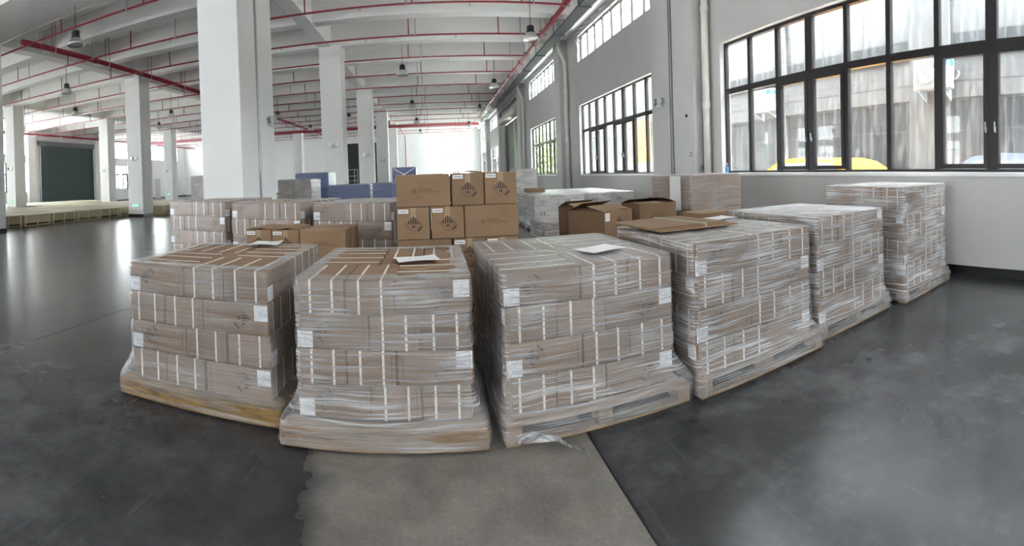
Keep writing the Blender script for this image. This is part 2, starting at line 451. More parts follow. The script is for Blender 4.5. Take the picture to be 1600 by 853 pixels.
# saw-cut joints in the slab
struct('trim_3', MB().box(.855, .873, YB0, 30, .0002, .0012).box(-3.868, -3.852, YB0, 40, .0002, .0012).box(-8.8, -8.785, 5, 40, .0002, .0012).box(XL, XW - .3, 9.86, 9.875, .0002, .0012), M['black'])

# ---------------------------------------------------------------- windows
def window_parts(root, n, w, cas, z0=1.47, z1=4.40, zt=3.31):
    H = z1 - z0; p = w / n; d = .05
    fr = MB().box(-d, d, 0, w, z0, z0 + .06).box(-d, d, 0, w, z1 - .06, z1).box(-d, d, 0, .05, z0 + .06, z1 - .06).box(-d, d, w - .05, w, z0 + .06, z1 - .06)
    ob('window_frame', fr, root, mat=M['frame'])
    mu = MB().box(-d + .004, d - .004, -.042, .042, z0 + .06, z1 - .06).mesh('mullion', M['frame'])
    mt = MB().box(-d + .002, d - .002, -.085, .085, z0 + .06, z1 - .06).mesh('mullion', M['frame'])
    ob('transom', MB().box(-d + .006, d - .006, .05, w - .05, zt - .062, zt + .062), root, mat=M['frame'])
    thick = {c + 1 for c in cas}
    for k in range(1, n): ob('mullion', mt if k in thick else mu, root, (0, k * p, 0))
    sill = MB().box(-.205, -.055, .01, w - .01, z0 - .045, z0 + .015, .004)
    ob('window_sill', sill, root, mat=M['white'])
    pl = MB().box(-.003, .003, .035, p - .035, z0 + .06, zt - .063).mesh('pane', M['glass'])
    pu = MB().box(-.003, .003, .035, p - .035, zt + .063, z1 - .06).mesh('pane', M['glass'])
    sash = MB(); q = .07
    a, b, c, e_ = .045, p - .045, z0 + .065, zt - .066
    sash.box(-.06, .03, a, b, c, c + q).box(-.06, .03, a, b, e_ - q, e_).box(-.06, .03, a, a + q, c + q, e_ - q).box(-.06, .03, b - q, b, c + q, e_ - q)
    sm = sash.mesh('sash', M['frame'])
    hm = MB().box(-.085, -.06, -.012, .012, -.05, .03, .004).box(-.11, -.085, -.01, .01, -.02, .10, .004).mesh('handle', M['steel'])
    for k in range(n):
        ob('pane', pl, root, (0, k * p, 0)); ob('pane', pu, root, (0, k * p, 0))
        if k in cas or k - 1 in cas:
            s_ = ob('sash', sm, root, (0, k * p, 0))
            ob('handle', hm, s_, (0, p - .07 if k in cas else .07, 2.1))
def clere_parts(root, n, w, z0=6.23, z1=7.34):
    p = w / n; d = .04
    ob('window_frame', MB().box(-d, d, 0, w, z0, z0 + .05).box(-d, d, 0, w, z1 - .05, z1).box(-d, d, 0, .05, z0 + .05, z1 - .05).box(-d, d, w - .05, w, z0 + .05, z1 - .05), root, mat=M['frame'])
    mu = MB().box(-d + .003, d - .003, -.03, .03, z0 + .05, z1 - .05).mesh('mullion', M['frame'])
    pn = MB().box(-.003, .003, .03, p - .03, z0 + .05, z1 - .05).mesh('pane', M['glass'])
    for k in range(1, n): ob('mullion', mu, root, (0, k * p, 0))
    for k in range(n): ob('pane', pn, root, (0, k * p, 0))
def wroot(i, loc, rz=0):
    o = bpy.data.objects.new('window_%d' % i, None); COL.objects.link(o); o.location = loc; o.rotation_euler = (0, 0, rz); o['kind'] = 'structure'
    return o
wi = 1; proto = {}
portals = []
for y, n in winY:
    w = n * WC if n == 8 else WIN10
    for kind in ('w', 'c'):
        if (kind, n) not in proto:
            r = wroot(wi, (XW + .17, y, 0))
            if kind == 'w': window_parts(r, n, w, {8: (2, 5), 10: (2, 6)}[n])
            else: clere_parts(r, n, w)
            proto[(kind, n)] = r
        else:
            r = copy_tree(proto[(kind, n)]); r.name = 'window_%d' % wi; r.location = (XW + .17, y, 0)
        wi += 1
        portals.append(((XW + .29, y + w / 2, 2.93 if kind == 'w' else 6.78), (0, -90, 0), (2.9 if kind == 'w' else 1.1, w)))
for h in holesL[1:]:
    low = h[2] < 2
    if h[2] == 0:      # unseen dock openings, added to let in more daylight
        portals.append(((XL - .29, (h[0] + h[1]) / 2, 2.3), (0, 90, 0), (4.6, h[1] - h[0]))); continue
    if low: r = copy_tree(proto[('w', 8)])
    else:
        r = copy_tree(proto[('c', 8)]); r.scale = (1, 1, 2.1 / 1.11); 
    r.name = 'window_%d' % wi; wi += 1
    r.rotation_euler = (0, 0, math.pi)
    r.location = (XL - .17, h[1], 0 if low else 5.2 - 6.23 * 2.1 / 1.11)
    portals.append(((XL - .29, (h[0] + h[1]) / 2, (h[2] + h[3]) / 2), (0, 90, 0), (h[3] - h[2], h[1] - h[0])))
def tall_window(x0, x1, z0, z1, y, rails, cols=1):
    global wi
    r = wroot(wi, (0, y, 0)); wi += 1
    m = MB().box(x0, x1, -.04, .04, z0, z0 + .06).box(x0, x1, -.04, .04, z1 - .06, z1).box(x0, x0 + .06, -.04, .04, z0 + .06, z1 - .06).box(x1 - .06, x1, -.04, .04, z0 + .06, z1 - .06)
    ob('window_frame', m, r, mat=M['frame'])
    zz = [z0 + .03] + list(rails) + [z1 - .03]
    for z in rails: ob('transom', MB().box(x0 + .06, x1 - .06, -.03, .03, z - .04, z + .04), r, mat=M['frame'])
    p = (x1 - x0) / cols
    for k in range(1, cols): ob('mullion', MB().box(x0 + k * p - .03, x0 + k * p + .03, -.034, .034, z0 + .06, z1 - .06), r, mat=M['frame'])
    for k in range(cols):
        for a, b in zip(zz, zz[1:]): ob('pane', MB().box(x0 + k * p + .03, x0 + (k + 1) * p - .03, -.003, .003, a + .03, b - .03), r, mat=M['glass'])
for h in holesE[:2]:
    tall_window(h[0], h[1], h[2], h[3], YE0 + .13, (2.1, 4.0))
    portals.append((((h[0] + h[1]) / 2, YE0 + .29, 4.0), (-90, 0, 0), (1.4, 6.2)))
for h in holesB:
    tall_window(h[0], h[1], h[2], h[3], YB0 - .13, (), 6)
    portals.append((((h[0] + h[1]) / 2, YB0 - .29, (h[2] + h[3]) / 2), (90, 0, 0), (7.1, 1.2)))
for loc, rot, size in portals:      # sampling portals for the sky light that comes through the openings; they give no light themselves
    l = bpy.data.lights.new('sky_portal', 'AREA'); l.shape = 'RECTANGLE'; l.size, l.size_y = size
    l.cycles.is_portal = True
    o = bpy.data.objects.new('sky_portal', l); COL.objects.link(o); o.location = loc; o.rotation_euler = tuple(R(a) for a in rot)

# ---------------------------------------------------------------- doors
d1 = struct('door_1', MB().box(XL - .20, XL - .16, 32.9, 42.3, 0, 6.35), M['door'])
sl = MB().prism([(-.16, 0), (-.125, .02), (-.125, .12), (-.16, .145)], 'y', 32.95, 42.25).mesh('door_slat', M['door'])
for k in range(42): ob('door_slat', sl, d1, (XL, 0, .05 + k * .148))
ob('door_housing', MB().box(XL, XL + .30, 32.5, 42.7, 6.3, 6.75, .03), d1, mat=M['grey'])
ob('door_motor', MB().box(XL + .02, XL + .5, 42.72, 43.2, 6.2, 6.7, .05), d1, mat=M['lampblack'])
for y in (32.75, 42.3): ob('door_guide', MB().box(XL + .002, XL + .10, y, y + .15, 0, 6.3), d1, mat=M['steel'])
d2 = struct('door_2', MB().box(-12.0, -7.6, YE0 + .10, YE0 + .14, 0, 6.4), M['darkdoor'])
ob('door_slat', MB().box(-12.0, -7.6, YE0 + .09, YE0 + .10, 0, .1), d2, mat=M['darkdoor'])
d3 = struct('door_3', MB().box(XW + .10, XW + .14, 33.2, 35.9, 0, 5.8), M['darkdoor'])
ob('door_panel', MB().box(XW + .16, XW + .20, 36.4, 40.6, 0, 5.8), d3, mat=M['darkdoor'])
ob('door_hood', MB().box(XW - .45, XW - .002, 32.9, 40.9, 5.9, 6.35, .03), d3, mat=M['whitebox'])
ob('door_rail', MB().box(XW - .28, XW - .2, 33.0, 40.8, 6.9, 7.0).box(XW - .28, XW - .2, 40.8, 40.95, 5.9, 7.0), d3, mat=M['frame'])
d4 = struct('door_4', MB().box(XL + .001, XL + .05, 54.0, 55.2, 0, 2.7, .005), M['acwhite'])
ob('door_handle', MB().box(XL + .05, XL + .10, 54.9, 54.95, 1.1, 1.2), d4, mat=M['steel'])

# ---------------------------------------------------------------- overhead services
def red_pipe(name, pts, r, label, cat='pipe', group=None):
    t = thing(name, label, cat, pts[0], 0, group)
    P = [tuple(a - b for a, b in zip(p, pts[0])) for p in pts]
    ob('pipe', MB().tube(P, r, 10), t, mat=M['red'], smooth=True)
    return t
ZP = 7.2
pipeY = [8.35 + 3.42 * k for k in range(1, 16)]
drop = MB().tube([(0, 0, 0), (0, 0, ZC - ZP - .001)], .024, 6).mesh('drop_pipe', M['red'])
rod = MB().tube([(0, 0, 0), (0, 0, ZC - ZP - .001)], .020, 6).mesh('hanger_rod', M['steel'])
clip = MB().box(-.03, .03, -.04, .04, -.05, .05, .01).mesh('clamp', M['steel'])
hd = MB().lathe([(.012, -.11), (.035, -.10), (.012, -.08), (.014, 0)], 8).mesh('sprinkler_head', M['steel'])
for k, y in enumerate(pipeY):
    x0, x1 = -35.5, 4.42
    t = red_pipe('sprinkler_pipe', [(x0, y, ZP), (x1, y, ZP)], .033, 'thin red sprinkler branch pipe under the ceiling, %s back from the camera' % ORD[k])
    rise = MB().tube([(0, 0, 0), (0, 0, .15), (.108, 0, .15)], .022, 6)
    ob('riser', rise, t, (x1 - x0, 0, 0), mat=M['red'])
    off = (0, .5, .2)[k % 3]
    for j in range(11):
        x = .52 + off - 3.56 * j + 2.0
        if x < x1 and all(abs(x - b_) > .35 for b_ in (-4.72, -15.55, -26.4)): ob('drop_pipe', drop, t, (x - x0, 0, 0))
        if j % 1 == 0 and y < 40: ob('sprinkler_head', hd, t, (x - x0 - 1.7, 0, -.02))
        x = -.17 - off * .6 - 4.18 * j + 3.9
        if x > x0 + .3 and x < x1 and all(abs(x - b_) > .35 for b_ in (-4.72, -15.55, -26.4)):
            h_ = ob('hanger_rod', rod, t, (x - x0, 0, 0)); ob('clamp', clip, h_)
m = red_pipe('fire_main', [(4.62, YB0 + .5, 7.36), (4.62, 47.4, 7.36)], .088, 'thick red fire main running along the window side under the ceiling')
cp = MB().tube([(0, -.07, 0), (0, .07, 0)], .115, 10).mesh('pipe_coupling', M['red'])
def ubm(h): return MB().box(-.10, .10, -.02, .02, -.125, -.10).box(-.12, -.10, -.02, .02, -.125, h).box(.10, .12, -.02, .02, -.125, h).mesh('pipe_bracket', M['steel'])
ub = ubm(1.339)
for k in range(16):
    ob('pipe_coupling', cp, m, (0, 3.4 + 3.42 * k + 11, 0)) if 3.4 + 3.42 * k + 11 < 58 else None
    ob('pipe_bracket', ub, m, (0, 5.1 + 3.42 * k + 11, 0)) if 5.1 + 3.42 * k + 11 < 58 else None
m = red_pipe('fire_main', [(-13.75, 11.65, 7.345), (-13.75, 61.0, 7.345)], .11, 'thick red fire main along the middle column row, with grey hangers')
for k in range(14):
    ob('pipe_coupling', cp, m, (0, .9 + 3.42 * k, 0))
    if k == 0: ub = ubm(1.354); cp = MB().tube([(0, -.07, 0), (0, .07, 0)], .14, 10).mesh('pipe_coupling', M['red'])
    ob('pipe_bracket', ub, m, (0, 1.7 + 3.42 * k, 0))
m = red_pipe('fire_main', [(-33.9, 24, 7.0), (-33.9, 60, 7.0)], .10, 'thick red fire main above the green roller door')
ob('pipe', MB().tube([(.5, 0, -.05), (.5, 36, -.05)], .07, 8), m, mat=M['red'], smooth=True)
for k in range(9):
    yy = 26.2 + 3.42 * k
    ob('pipe_bracket', MB().box(-.13, .6, -.02, .02, -.16, -.13).box(-.15, -.13, -.02, .02, -.16, ZC - 7.001), m, (0, yy - 24, 0), mat=M['steel'])
m = red_pipe('fire_main', [(-33, 47.8, 6.84), (4.62, 47.8, 6.84)], .13, 'thick red fire main crossing the hall near the far end')
for k in range(9): ob('hanger_rod', MB().tube([(.8 + 4.4 * k, 0, .12), (.8 + 4.4 * k, 0, ZC - 6.842)], .015, 6), m, mat=M['steel'])
ob('valve', MB().tube([(28.5, 0, .1), (28.5, 0, .55)], .12, 10), m, mat=M['red'])
ob('riser', MB().tube([(29.6, 1, -.2), (29.6, 8.5, -.2), (29.6, 8.6, -6.9)], .06, 8), m, mat=M['red'])
# cable tray beside the fire main
t = thing('cable_tray', 'long grey cable tray hung beside the red fire main along the window wall', 'cable tray', (5.28, YB0 + .5, 7.28))
ob('tray', MB().box(-.2, .2, 0, 60, 0, .012).box(-.2, -.188, 0, 60, .012, .10).box(.188, .2, 0, 60, .012, .10), t, mat=M['grey'])
for x in (-.08, .05): ob('cable', MB().tube([(x, 0, .05), (x, 60, .05)], .035, 8), t, mat=M['lampblack'])
br = MB().box(-.24, .24, -.02, .02, -.04, 0).box(-.24, -.21, -.02, .02, 0, 1.41).box(.21, .24, -.02, .02, 0, 1.41).mesh('tray_bracket', M['grey'])
for k in range(20):
    yy = -8.5 + 3.42 * k + (.9 if k < 6 else 0)
    if yy < 60 and not 9.0 < yy < 11.8 and all(abs(yy - b_) > .4 for b_ in beamY): ob('tray_bracket', br, t, (0, yy - (YB0 + .5), 0))
t = thing('lighting_trunking', 'thin white trunking along the joint beam above the columns', 'trunking', (-30, 11.56, 7.595))
ob('trunking', MB().box(0, 33.9, -.02, .02, -.02, .02), t, mat=M['lampmetal'])
for k in range(8): ob('clip', MB().box(3 + 4 * k, 3.04 + 4 * k, -.024, .024, -.024, .064), t, mat=M['steel'])

# high-bay lamps (switched off)
def make_lamp():
    t = thing('high_bay_lamp', '-', 'lamp')
    ob('suspension_rod', MB().tube([(0, 0, .44), (0, 0, ZC - 6.402)], .012, 6), t, mat=M['lampblack'])
    ob('driver_housing', MB().lathe([(.02, .45), (.10, .43), (.13, .40), (.13, .24), (.15, .22), (.15, .18)], 16), t, mat=M['lampblack'])
    ob('reflector', MB().lathe([(.10, .20), (.16, .17), (.26, .03), (.30, -.06), (.285, -.06), (.245, .03), (.15, .15)], 24), t, mat=M['lampmetal'], smooth=True)
    ob('lens', MB().lathe([(.0, -.02), (.255, -.01), (.255, .0)], 20), t, mat=M['lampglass'])
    return t
lamps = [(-1.33, 21.8, 'above the tall carton stack, nearest in the window bay'), (-1.37, 32.0, 'in the bay beside the windows, second from the camera'),
         (-1.43, 41.5, 'in the bay beside the windows, third from the camera'), (-1.42, 51.5, 'in the bay beside the windows, fourth from the camera'),
         (3.55, 16.4, 'next to the red fire main, nearest the camera'), (3.42, 25.6, 'next to the red fire main, second from the camera'), (3.5, 34.8, 'next to the red fire main, third from the camera'),
         (3.5, 45.5, 'next to the red fire main, fourth from the camera'),
         (-10.55, 11.25, 'over the aisle, large, just below the grey joint beam'), (-16.2, 16.5, 'above the middle column row, near the red main'),
         (-20.6, 21.7, 'above the wooden crates, beyond the middle row'), (-17.0, 27.4, 'behind the second middle-row column'), (-21.0, 31.9, 'above the far crates near the red main'),
         (-11.2, 32.8, 'seen between the two front columns, nearer one'), (-11.3, 42.4, 'seen between the two front columns, farther one'), (-6.6, 36.7, 'seen past the second front column')]
lp = None
for x, y, s in lamps:
    if lp is None: o = lp = make_lamp()
    else: o = copy_tree(lp)
    under = 9.28 < y < 11.6 or any(abs(y - b_) < .3 for b_ in beamY)
    if under:
        rod_ = [c for c in o.children if c.name.startswith('suspension_rod')][0]
        rod_.data = MB().tube([(0, 0, .44), (0, 0, (7.66 if y < 12 else 7.68) - 6.401)], .012, 6).mesh('suspension_rod', M['lampblack'])
    o.location = (x, y, 6.40); o['label'] = 'black and silver bell lamp ' + s; o['group'] = 'high bay lamps'

# emergency lights, exit signs, wall fittings
def twin_light(loc, rz, label):
    t = thing('emergency_light', label, 'emergency light', loc, rz, 'twin emergency lights')
    ob('housing', MB().box(-.16, .16, -.06, 0, -.05, .09, .015), t, mat=M['acwhite'])
    for s in (-1, 1):
        ob('lamp_head', MB().tube([(s * .14, -.03, .10), (s * .16, -.12, .10)], [.085, .10], 12), t, mat=M['steel'])
G = .002
for (x, y, rz, s) in [(ROWX[1] + .02, COLY[2] - CS / 2 - G, 0, 'on the middle-row column beside the crates'), (ROWX[2] - .05, COLY[3] - CS / 2 - G, 0, 'on the column just right of the roller door'),
                      (ROWX[2], COLY[4] - CS / 2 - G, 0, 'on the far column beyond the exit-signed column'), (ROWX[2], COLY[2] - CS / 2 - G, 0, 'on the column left of the roller door'),
                      (ROWX[0] + .05, COLY[2] - CS / 2 - G, 0, 'on the second column of the front row'), (ROWX[0] + .05, COLY[3] - CS / 2 - G, 0, 'on the third column of the front row'),
                      (ROWX[0], COLY[4] - CS / 2 - G, 0, 'on the fourth column of the front row')]:
    twin_light((x, y, 3.1), rz, 'small white twin emergency light ' + s)
twin_light((ROWX[0] + CS / 2 + G, 11.15, 3.06), R(90), 'white twin emergency light on the side of the big front column')
twin_light((5.758, 10.97, 3.27), R(-90), 'white twin emergency light on the pilaster between the two large windows')
def exit_sign(loc, rz, s):
    t = thing('exit_sign', 'small glowing green exit arrow sign ' + s, 'exit sign', loc, rz, 'green exit signs')
    ob('housing', MB().box(-.21, .21, -.03, 0, -.09, .09, .008), t, mat=M['grey'])
    ob('sign_face', MB().box(-.19, .19, -.034, -.030, -.07, .07), t, mat=M['green'])
    ob('arrow', MB().prism([(-.12, 0), (-.05, .05), (-.05, .02), (.11, .02), (.11, -.02), (-.05, -.02), (-.05, -.05)], 'y', -.037, -.0345), t, mat=M['acwhite'])
exit_sign((ROWX[1] + .02, COLY[2] - CS / 2 - G, .62), 0, 'low on the middle-row column')
exit_sign((ROWX[2], COLY[2] - CS / 2 - G, .85), 0, 'low on the column left of the roller door')
exit_sign((ROWX[2], COLY[4] - CS / 2 - G, .75), 0, 'low on the far column past the crates')
t = thing('switch_box', 'small grey square switch on the pilaster between the windows', 'switch', (5.758, 9.50, 1.94), R(-90))
ob('plate', MB().box(-.05, .05, -.012, 0, -.05, .05, .004), t, mat=M['grey']); ob('rocker', MB().box(-.025, .025, -.02, -.012, -.03, .03, .003), t, mat=M['acwhite'])
t = thing('call_point', 'small black sensor knob high on the pilaster between the windows', 'sensor', (5.758, 9.58, 2.85), R(-90))
ob('base', MB().lathe([(.03, 0), (.03, .01), (.015, .02)], 12), t, mat=M['acwhite'], rot=(R(90), 0, 0)); ob('knob', MB().box(-.02, .02, -.07, -.02, -.035, .035, .008), t, mat=M['lampblack'])
t = thing('hanging_cable', 'thin black cable hanging down the corner beside the pilaster, with a grey box', 'cable', (5.97, COLY[0] - CS / 2 - .03, 1.62))
ob('cable', MB().tube([(0, 0, .05), (.02, 0, 2), (.01, 0, 4), (.03, 0, 6.0)], .008, 6), t, mat=M['lampblack'])
ob('junction_box', MB().box(-.08, .06, -.03, .028, -.06, .06, .008), t, mat=M['grey'])
dpn = 0
for y, s in [(9.12, 'beside the nearest large window'), (20.5, 'in the corner behind the second pilaster'), (30.75, 'in the corner behind the third pilaster')]:
    t = thing('drainpipe', 'cream round drainpipe with an elbow ' + s, 'drainpipe', (5.98, y, 0))
    ob('pipe', MB().tube([(0, 0, 0), (0, 0, 6.3), (-.03, 0, 6.6), (-.22, 0, 7.0), (-.3, 0, 7.25), (-.3, 0, 7.6)], .085, 14), t, mat=M['pvc'], smooth=True)
    for z in (.8, 3.0, 5.2): ob('pipe_collar', MB().tube([(0, 0, z), (0, 0, z + .12)], .097, 14), t, mat=M['pvc'])
for i, (y, w) in enumerate([(12.0, 7.1), (22.2, 7.1)]):
    t = thing('window_guard', 'white steel guard of rails and brackets in front of the %s high window' % ('nearer', 'farther')[i], 'guard', (XW - .02, y, 6.45))
    for z in (.15, .45, .75): ob('guard_rail', MB().tube([(-.12, .1, z), (-.12, w - .1, z)], .008, 6), t, mat=M['acwhite'])
    for k in range(9): ob('guard_bracket', MB().tube([(0.01, .3 + k * .8, .95), (-.30, .3 + k * .8, .80), (-.12, .3 + k * .8, .45), (-.02, .3 + k * .8, -.08)], .010, 6), t, mat=M['acwhite'])
t = thing('spray_bottle', 'tiny blue bottle standing on the sill at the end of the near window', 'bottle', (6.16, 8.60, 1.487))
ob('body', MB().lathe([(.035, 0), (.035, .12), (.012, .15), (.012, .19)], 10), t, mat=M['bluebottle']); ob('cap', MB().lathe([(.016, .19), (.016, .22)], 8), t, mat=M['acwhite'])

# ---------------------------------------------------------------- outside: yard, facade across the alley, cars, trees
o = struct('trim_4', MB().box(XW + .28, 60, -40, 120, -.25, 0).box(-90, XL - .28, -40, 120, -.25, 0).box(XL - .28, XW + .28, YE0 + .28, 120, -.25, 0).box(XL - .28, XW + .28, -40, YB0 - .28, -.25, 0), M['asphalt'], label='pale concrete yard outside the hall')
FX = 12.0
bay = [(13.5, 18.6), (7.55, 12.95), (1.2, 6.2), (-5, -.2), (19.6, 23.4)]
hF = []
for a, b in bay: hF += [(a, b, 1.0, 3.5), (a, b, 4.85, 7.3)]
bld = thing('opposite_building', 'grey rendered building across the alley with rows of steel windows', 'building', (FX, 0, 0))
ob('wall', holed_wall(-14, 36, 0, 9.2, hF, 'y', 0, .3), bld, mat=M['facade'])
ob('wall', MB().box(.301, 6, -14, 36, 8.9, 9.2).box(.301, 6, -14, 36, .0, .3), bld, mat=M['facade'])
ob('cornice', MB().box(-.012, -.001, -14, 36, 3.95, 3.99), bld, mat=M['extframe'])
pr = None
for i, (a, b, z0, z1) in enumerate(hF):
    n = max(3, round((b - a) / .85)); p = (b - a) / n
    up = z0 > 4
    fr = ob('window', MB().box(.12, .18, a, b, z0, z0 + .06).box(.12, .18, a, b, z1 - .06, z1).box(.12, .18, a, a + .06, z0 + .06, z1 - .06).box(.12, .18, b - .06, b, z0 + .06, z1 - .06), bld, mat=M['extframe'])
    tz = z0 + ((z1 - z0) * .64 if not up else .5)
    bars = MB().box(.142, .156, a + .06, b - .06, tz - .025, tz + .025)
    for k in range(1, n): bars.box(.143, .155, a + k * p - .025, a + k * p + .025, z0 + .06, z1 - .06)
    ob('glazing_bars', bars, fr, mat=M['extframe'])
    for k in range(n):
        for q0, q1 in ((z0 + .055, tz - .015), (tz + .015, z1 - .055)):
            ob('pane', MB().box(.146, .152, a + k * p + .015, a + (k + 1) * p - .015, q0, q1), fr, mat=M['upglass' if up and q0 > z0 + .3 else 'extglass'])
    if up: ob('window_sill', MB().box(-.12, .1, a - .05, b + .05, z0 - .14, z0 - .001), bld, mat=M['facade2'])
sh = ob('shutter', MB().box(-.06, -.002, 24.0, 26.6, .3, 4.6), bld, mat=M['extframe'])
for i in range(3):
    for j in range(5): ob('shutter_panel', MB().box(-.09, -.061, 24.05 + i * .86, 24.83 + i * .86, .4 + j * .84, 1.16 + j * .84), sh, mat=M['orange'] if j != 1 else M['facade2'])
def ac_unit(y0, y1, z0, z1, label):
    t = thing('air_conditioner', label, 'air conditioner', (FX - .002, (y0 + y1) / 2, z0)); w = (y1 - y0) / 2; h = z1 - z0
    ob('casing', MB().box(-.50, -.12, -w, w, 0, h, .03), t, mat=M['acshell'])
    ob('fan_grille', MB().lathe([(.0, .006), (.26, .006), (.27, .0)], 20), t, (-.501, .12, h / 2), mat=M['grey'], rot=(0, R(-90), 0))
    for k in range(1, 4): ob('grille_ring', MB().lathe([(.085 * k, .0), (.085 * k, .012), (.085 * k - .012, .012), (.085 * k - .012, 0)], 20), t, (-.506, .12, h / 2), mat=M['acshell'], rot=(0, R(-90), 0))
    st = ob('sticker', MB().box(-.505, -.5005, -w + .05, -w + .28, h - .2, h - .06), t, mat=M['acblue'])
    ob('sticker', MB().box(-.42, -.20, -w - .006, -w - .0005, h - .22, h - .06), t, mat=M['acblue'])
    ob('pipe_loop', MB().tube([(-.2, -w, h * .3), (-.2, -w - .12, h * .35), (-.15, -w - .16, h * .5), (-.1, -w - .1, h * .6), (-.06, -w - .02, h * .45), (-.01, -w - .02, h * .35)], .02, 8), t, mat=M['acshell'])
    for s in (-1, 1): ob('bracket', MB().prism([(0, 0), (-.48, 0), (-.48, -.03), (0, -.30)], 'y', s * w * .7 - .015, s * w * .7 + .015), t, mat=M['grey'])
ac_unit(13.15, 14.35, 3.68, 4.52, 'white air conditioner unit on the facade, seen beside the first window mullions')
ac_unit(5.95, 7.1, 3.70, 4.55, 'white air conditioner unit with a blue sticker, seen through the near casement')
tc = bpy.data.curves.new('t', 'FONT')
dg = bpy.context.evaluated_depsgraph_get()
def text_mesh(lines, size, mat, name, align='LEFT'):
    c = bpy.data.curves.new('txt', 'FONT'); c.body = lines; c.size = size; c.align_x = align; c.align_y = 'CENTER'; c.resolution_u = 2; c.space_line = .95
    o = bpy.data.objects.new('txt', c); COL.objects.link(o)
    bpy.context.view_layer.update()
    me = bpy.data.meshes.new_from_object(o.evaluated_get(bpy.context.evaluated_depsgraph_get()))
    bpy.data.objects.remove(o); me.name = name; me.materials.clear(); me.materials.append(mat)
    return me

def car(loc, paint, label, k=1.24, lamp=False):
    t = thing('car', label, 'car', loc, R(90))
    def P(L): return [(x * k, z * k) for x, z in L]
    w = .88 * k
    ob('body', MB().prism(P([(-2.2, .3), (-2.25, .55), (-2.15, .85), (-1.3, .95), (1.2, .98), (2.15, .92), (2.25, .6), (2.2, .3)]), 'y', -w, w), t, mat=paint)
    n = 12
    prof = [(-1.45, .95), (-.75, 1.38), (-.35, 1.46), (.35, 1.47), (.85, 1.42), (1.65, .97)]
    m = MB(); v = []
    for s, ins in ((-1, 0), (1, 0)):
        for x, z in prof: v.append((x * k, s * (w - (z - .95) * .32 * k), z * k))
    N = len(prof); f = [tuple(range(N - 1, -1, -1)), tuple(range(N, 2 * N))] + [(i, (i + 1) % N, N + (i + 1) % N, N + i) for i in range(N)]
    m.add(v, f); ob('cabin', m, t, mat=paint)
    for s in (-1, 1):
        q = MB()
        for (x0, x1, x2, x3) in ((-1.25, -.72, -.12, -.12), (-.04, -.04, .80, 1.35)):
            zz0, zz1 = .99, 1.36
            yy = lambda z: s * ((w - (z - .95) * .32 * k) + .004)
            q.add([(x0 * k, yy(zz0), zz0 * k), (x3 * k, yy(zz0), zz0 * k), (x2 * k, yy(zz1), zz1 * k), (x1 * k, yy(zz1), zz1 * k)], [(0, 1, 2, 3)])
        ob('side_windows', q, t, mat=M['carglass'])
    for x in (-1.4, 1.4):
        for s in (-1, 1): ob('wheel', MB().tube([(x * k, s * (w - .2 * k), .32 * k), (x * k, s * (w + .01), .32 * k)], .32 * k, 18), t, mat=M['tyre'])
    return t
car((9.7, 8.7, 0), M['taxi'], 'yellow car parked in the alley, its roof showing above the window sill')
car((9.7, 2.95, 0), M['car'], 'blue-grey car parked in the alley behind the nearest casement')
def tree(x, y, h, r, label):
    t = thing('tree', label, 'tree', (x, y, 0))
    ob('trunk', MB().tube([(0, 0, 0), (.1, .05, h * .35), (-.05, .1, h * .7)], [.22, .16, .08], 8), t, mat=M['bark'])
    rnd = random.Random(int(x * 7 + y)); m = MB()
    for k in range(1500):
        p = Vector((rnd.gauss(0, 1), rnd.gauss(0, 1), rnd.gauss(0, 1))).normalized() * (rnd.random() ** .4)
        c = Vector((p.x * r, p.y * r, h * .62 + p.z * h * .36)); s = .14 + rnd.random() * .16
        a = Vector((rnd.gauss(0, 1), rnd.gauss(0, 1), rnd.gauss(0, 1))).normalized(); b = a.orthogonal().normalized()
        m.add([c + a * s, c + b * s * .6, c - a * s, c - b * s * .6], [(0, 1, 2, 3)])
    o = ob('foliage', m, t, mat=M['leaf']); o['kind'] = 'stuff'
tree(11.5, 40.5, 6.5, 2.2, 'green tree outside the third window along the wall')
tree(12.5, 47, 7.5, 2.6, 'green tree beyond the dark dock door')
tree(9.0, 36.3, 4.5, 1.2, 'small green tree beside the alley end')
tree(.6, 68, 9.5, 1.9, 'green tree outside the first tall end window')
tree(5.2, 69, 9.5, 1.9, 'green tree outside the second tall end window')

# ---------------------------------------------------------------- wrapped pallet loads
def hazard_mesh(r):
    m = MB(); t = .0008
    def poly(L): m.prism([(x * r, z * r) for x, z in L], 'y', -t, 0)
    for k in range(-3, 4):
        x = k * .29; a, b = x - .075, x + .075
        top = lambda q: max(0.0, 1 - abs(q))
        L = [(a, .02), (b, .02), (b, max(top(b), .03)), (a, max(top(a), .03))]
        if a < 0 < b: L.insert(3, (0, 1.0))
        poly(L)
    for s in (-1, 1):
        poly([(s * 1.0, 0), (s * .96, 0), (0, -.96), (0, -1.0)])
    poly([(-.16, -.18), (-.02, -.18), (-.02, -.42), (-.16, -.42)]); poly([(.02, -.22), (.18, -.22), (.18, -.42), (.02, -.42)])
    poly([(-.12, -.10), (-.06, -.10), (-.06, -.18), (-.12, -.18)]); poly([(.06, -.12), (.20, -.06), (.22, -.12), (.10, -.20)])
    poly([(1.02, -.22), (.48, -.78), (.62, -.90), (1.14, -.34)])
    return m
HZ = hazard_mesh(.068).mesh('hazard_mark', M['ink'])
HZBIG = hazard_mesh(.083).mesh('hazard_mark', M['ink'])

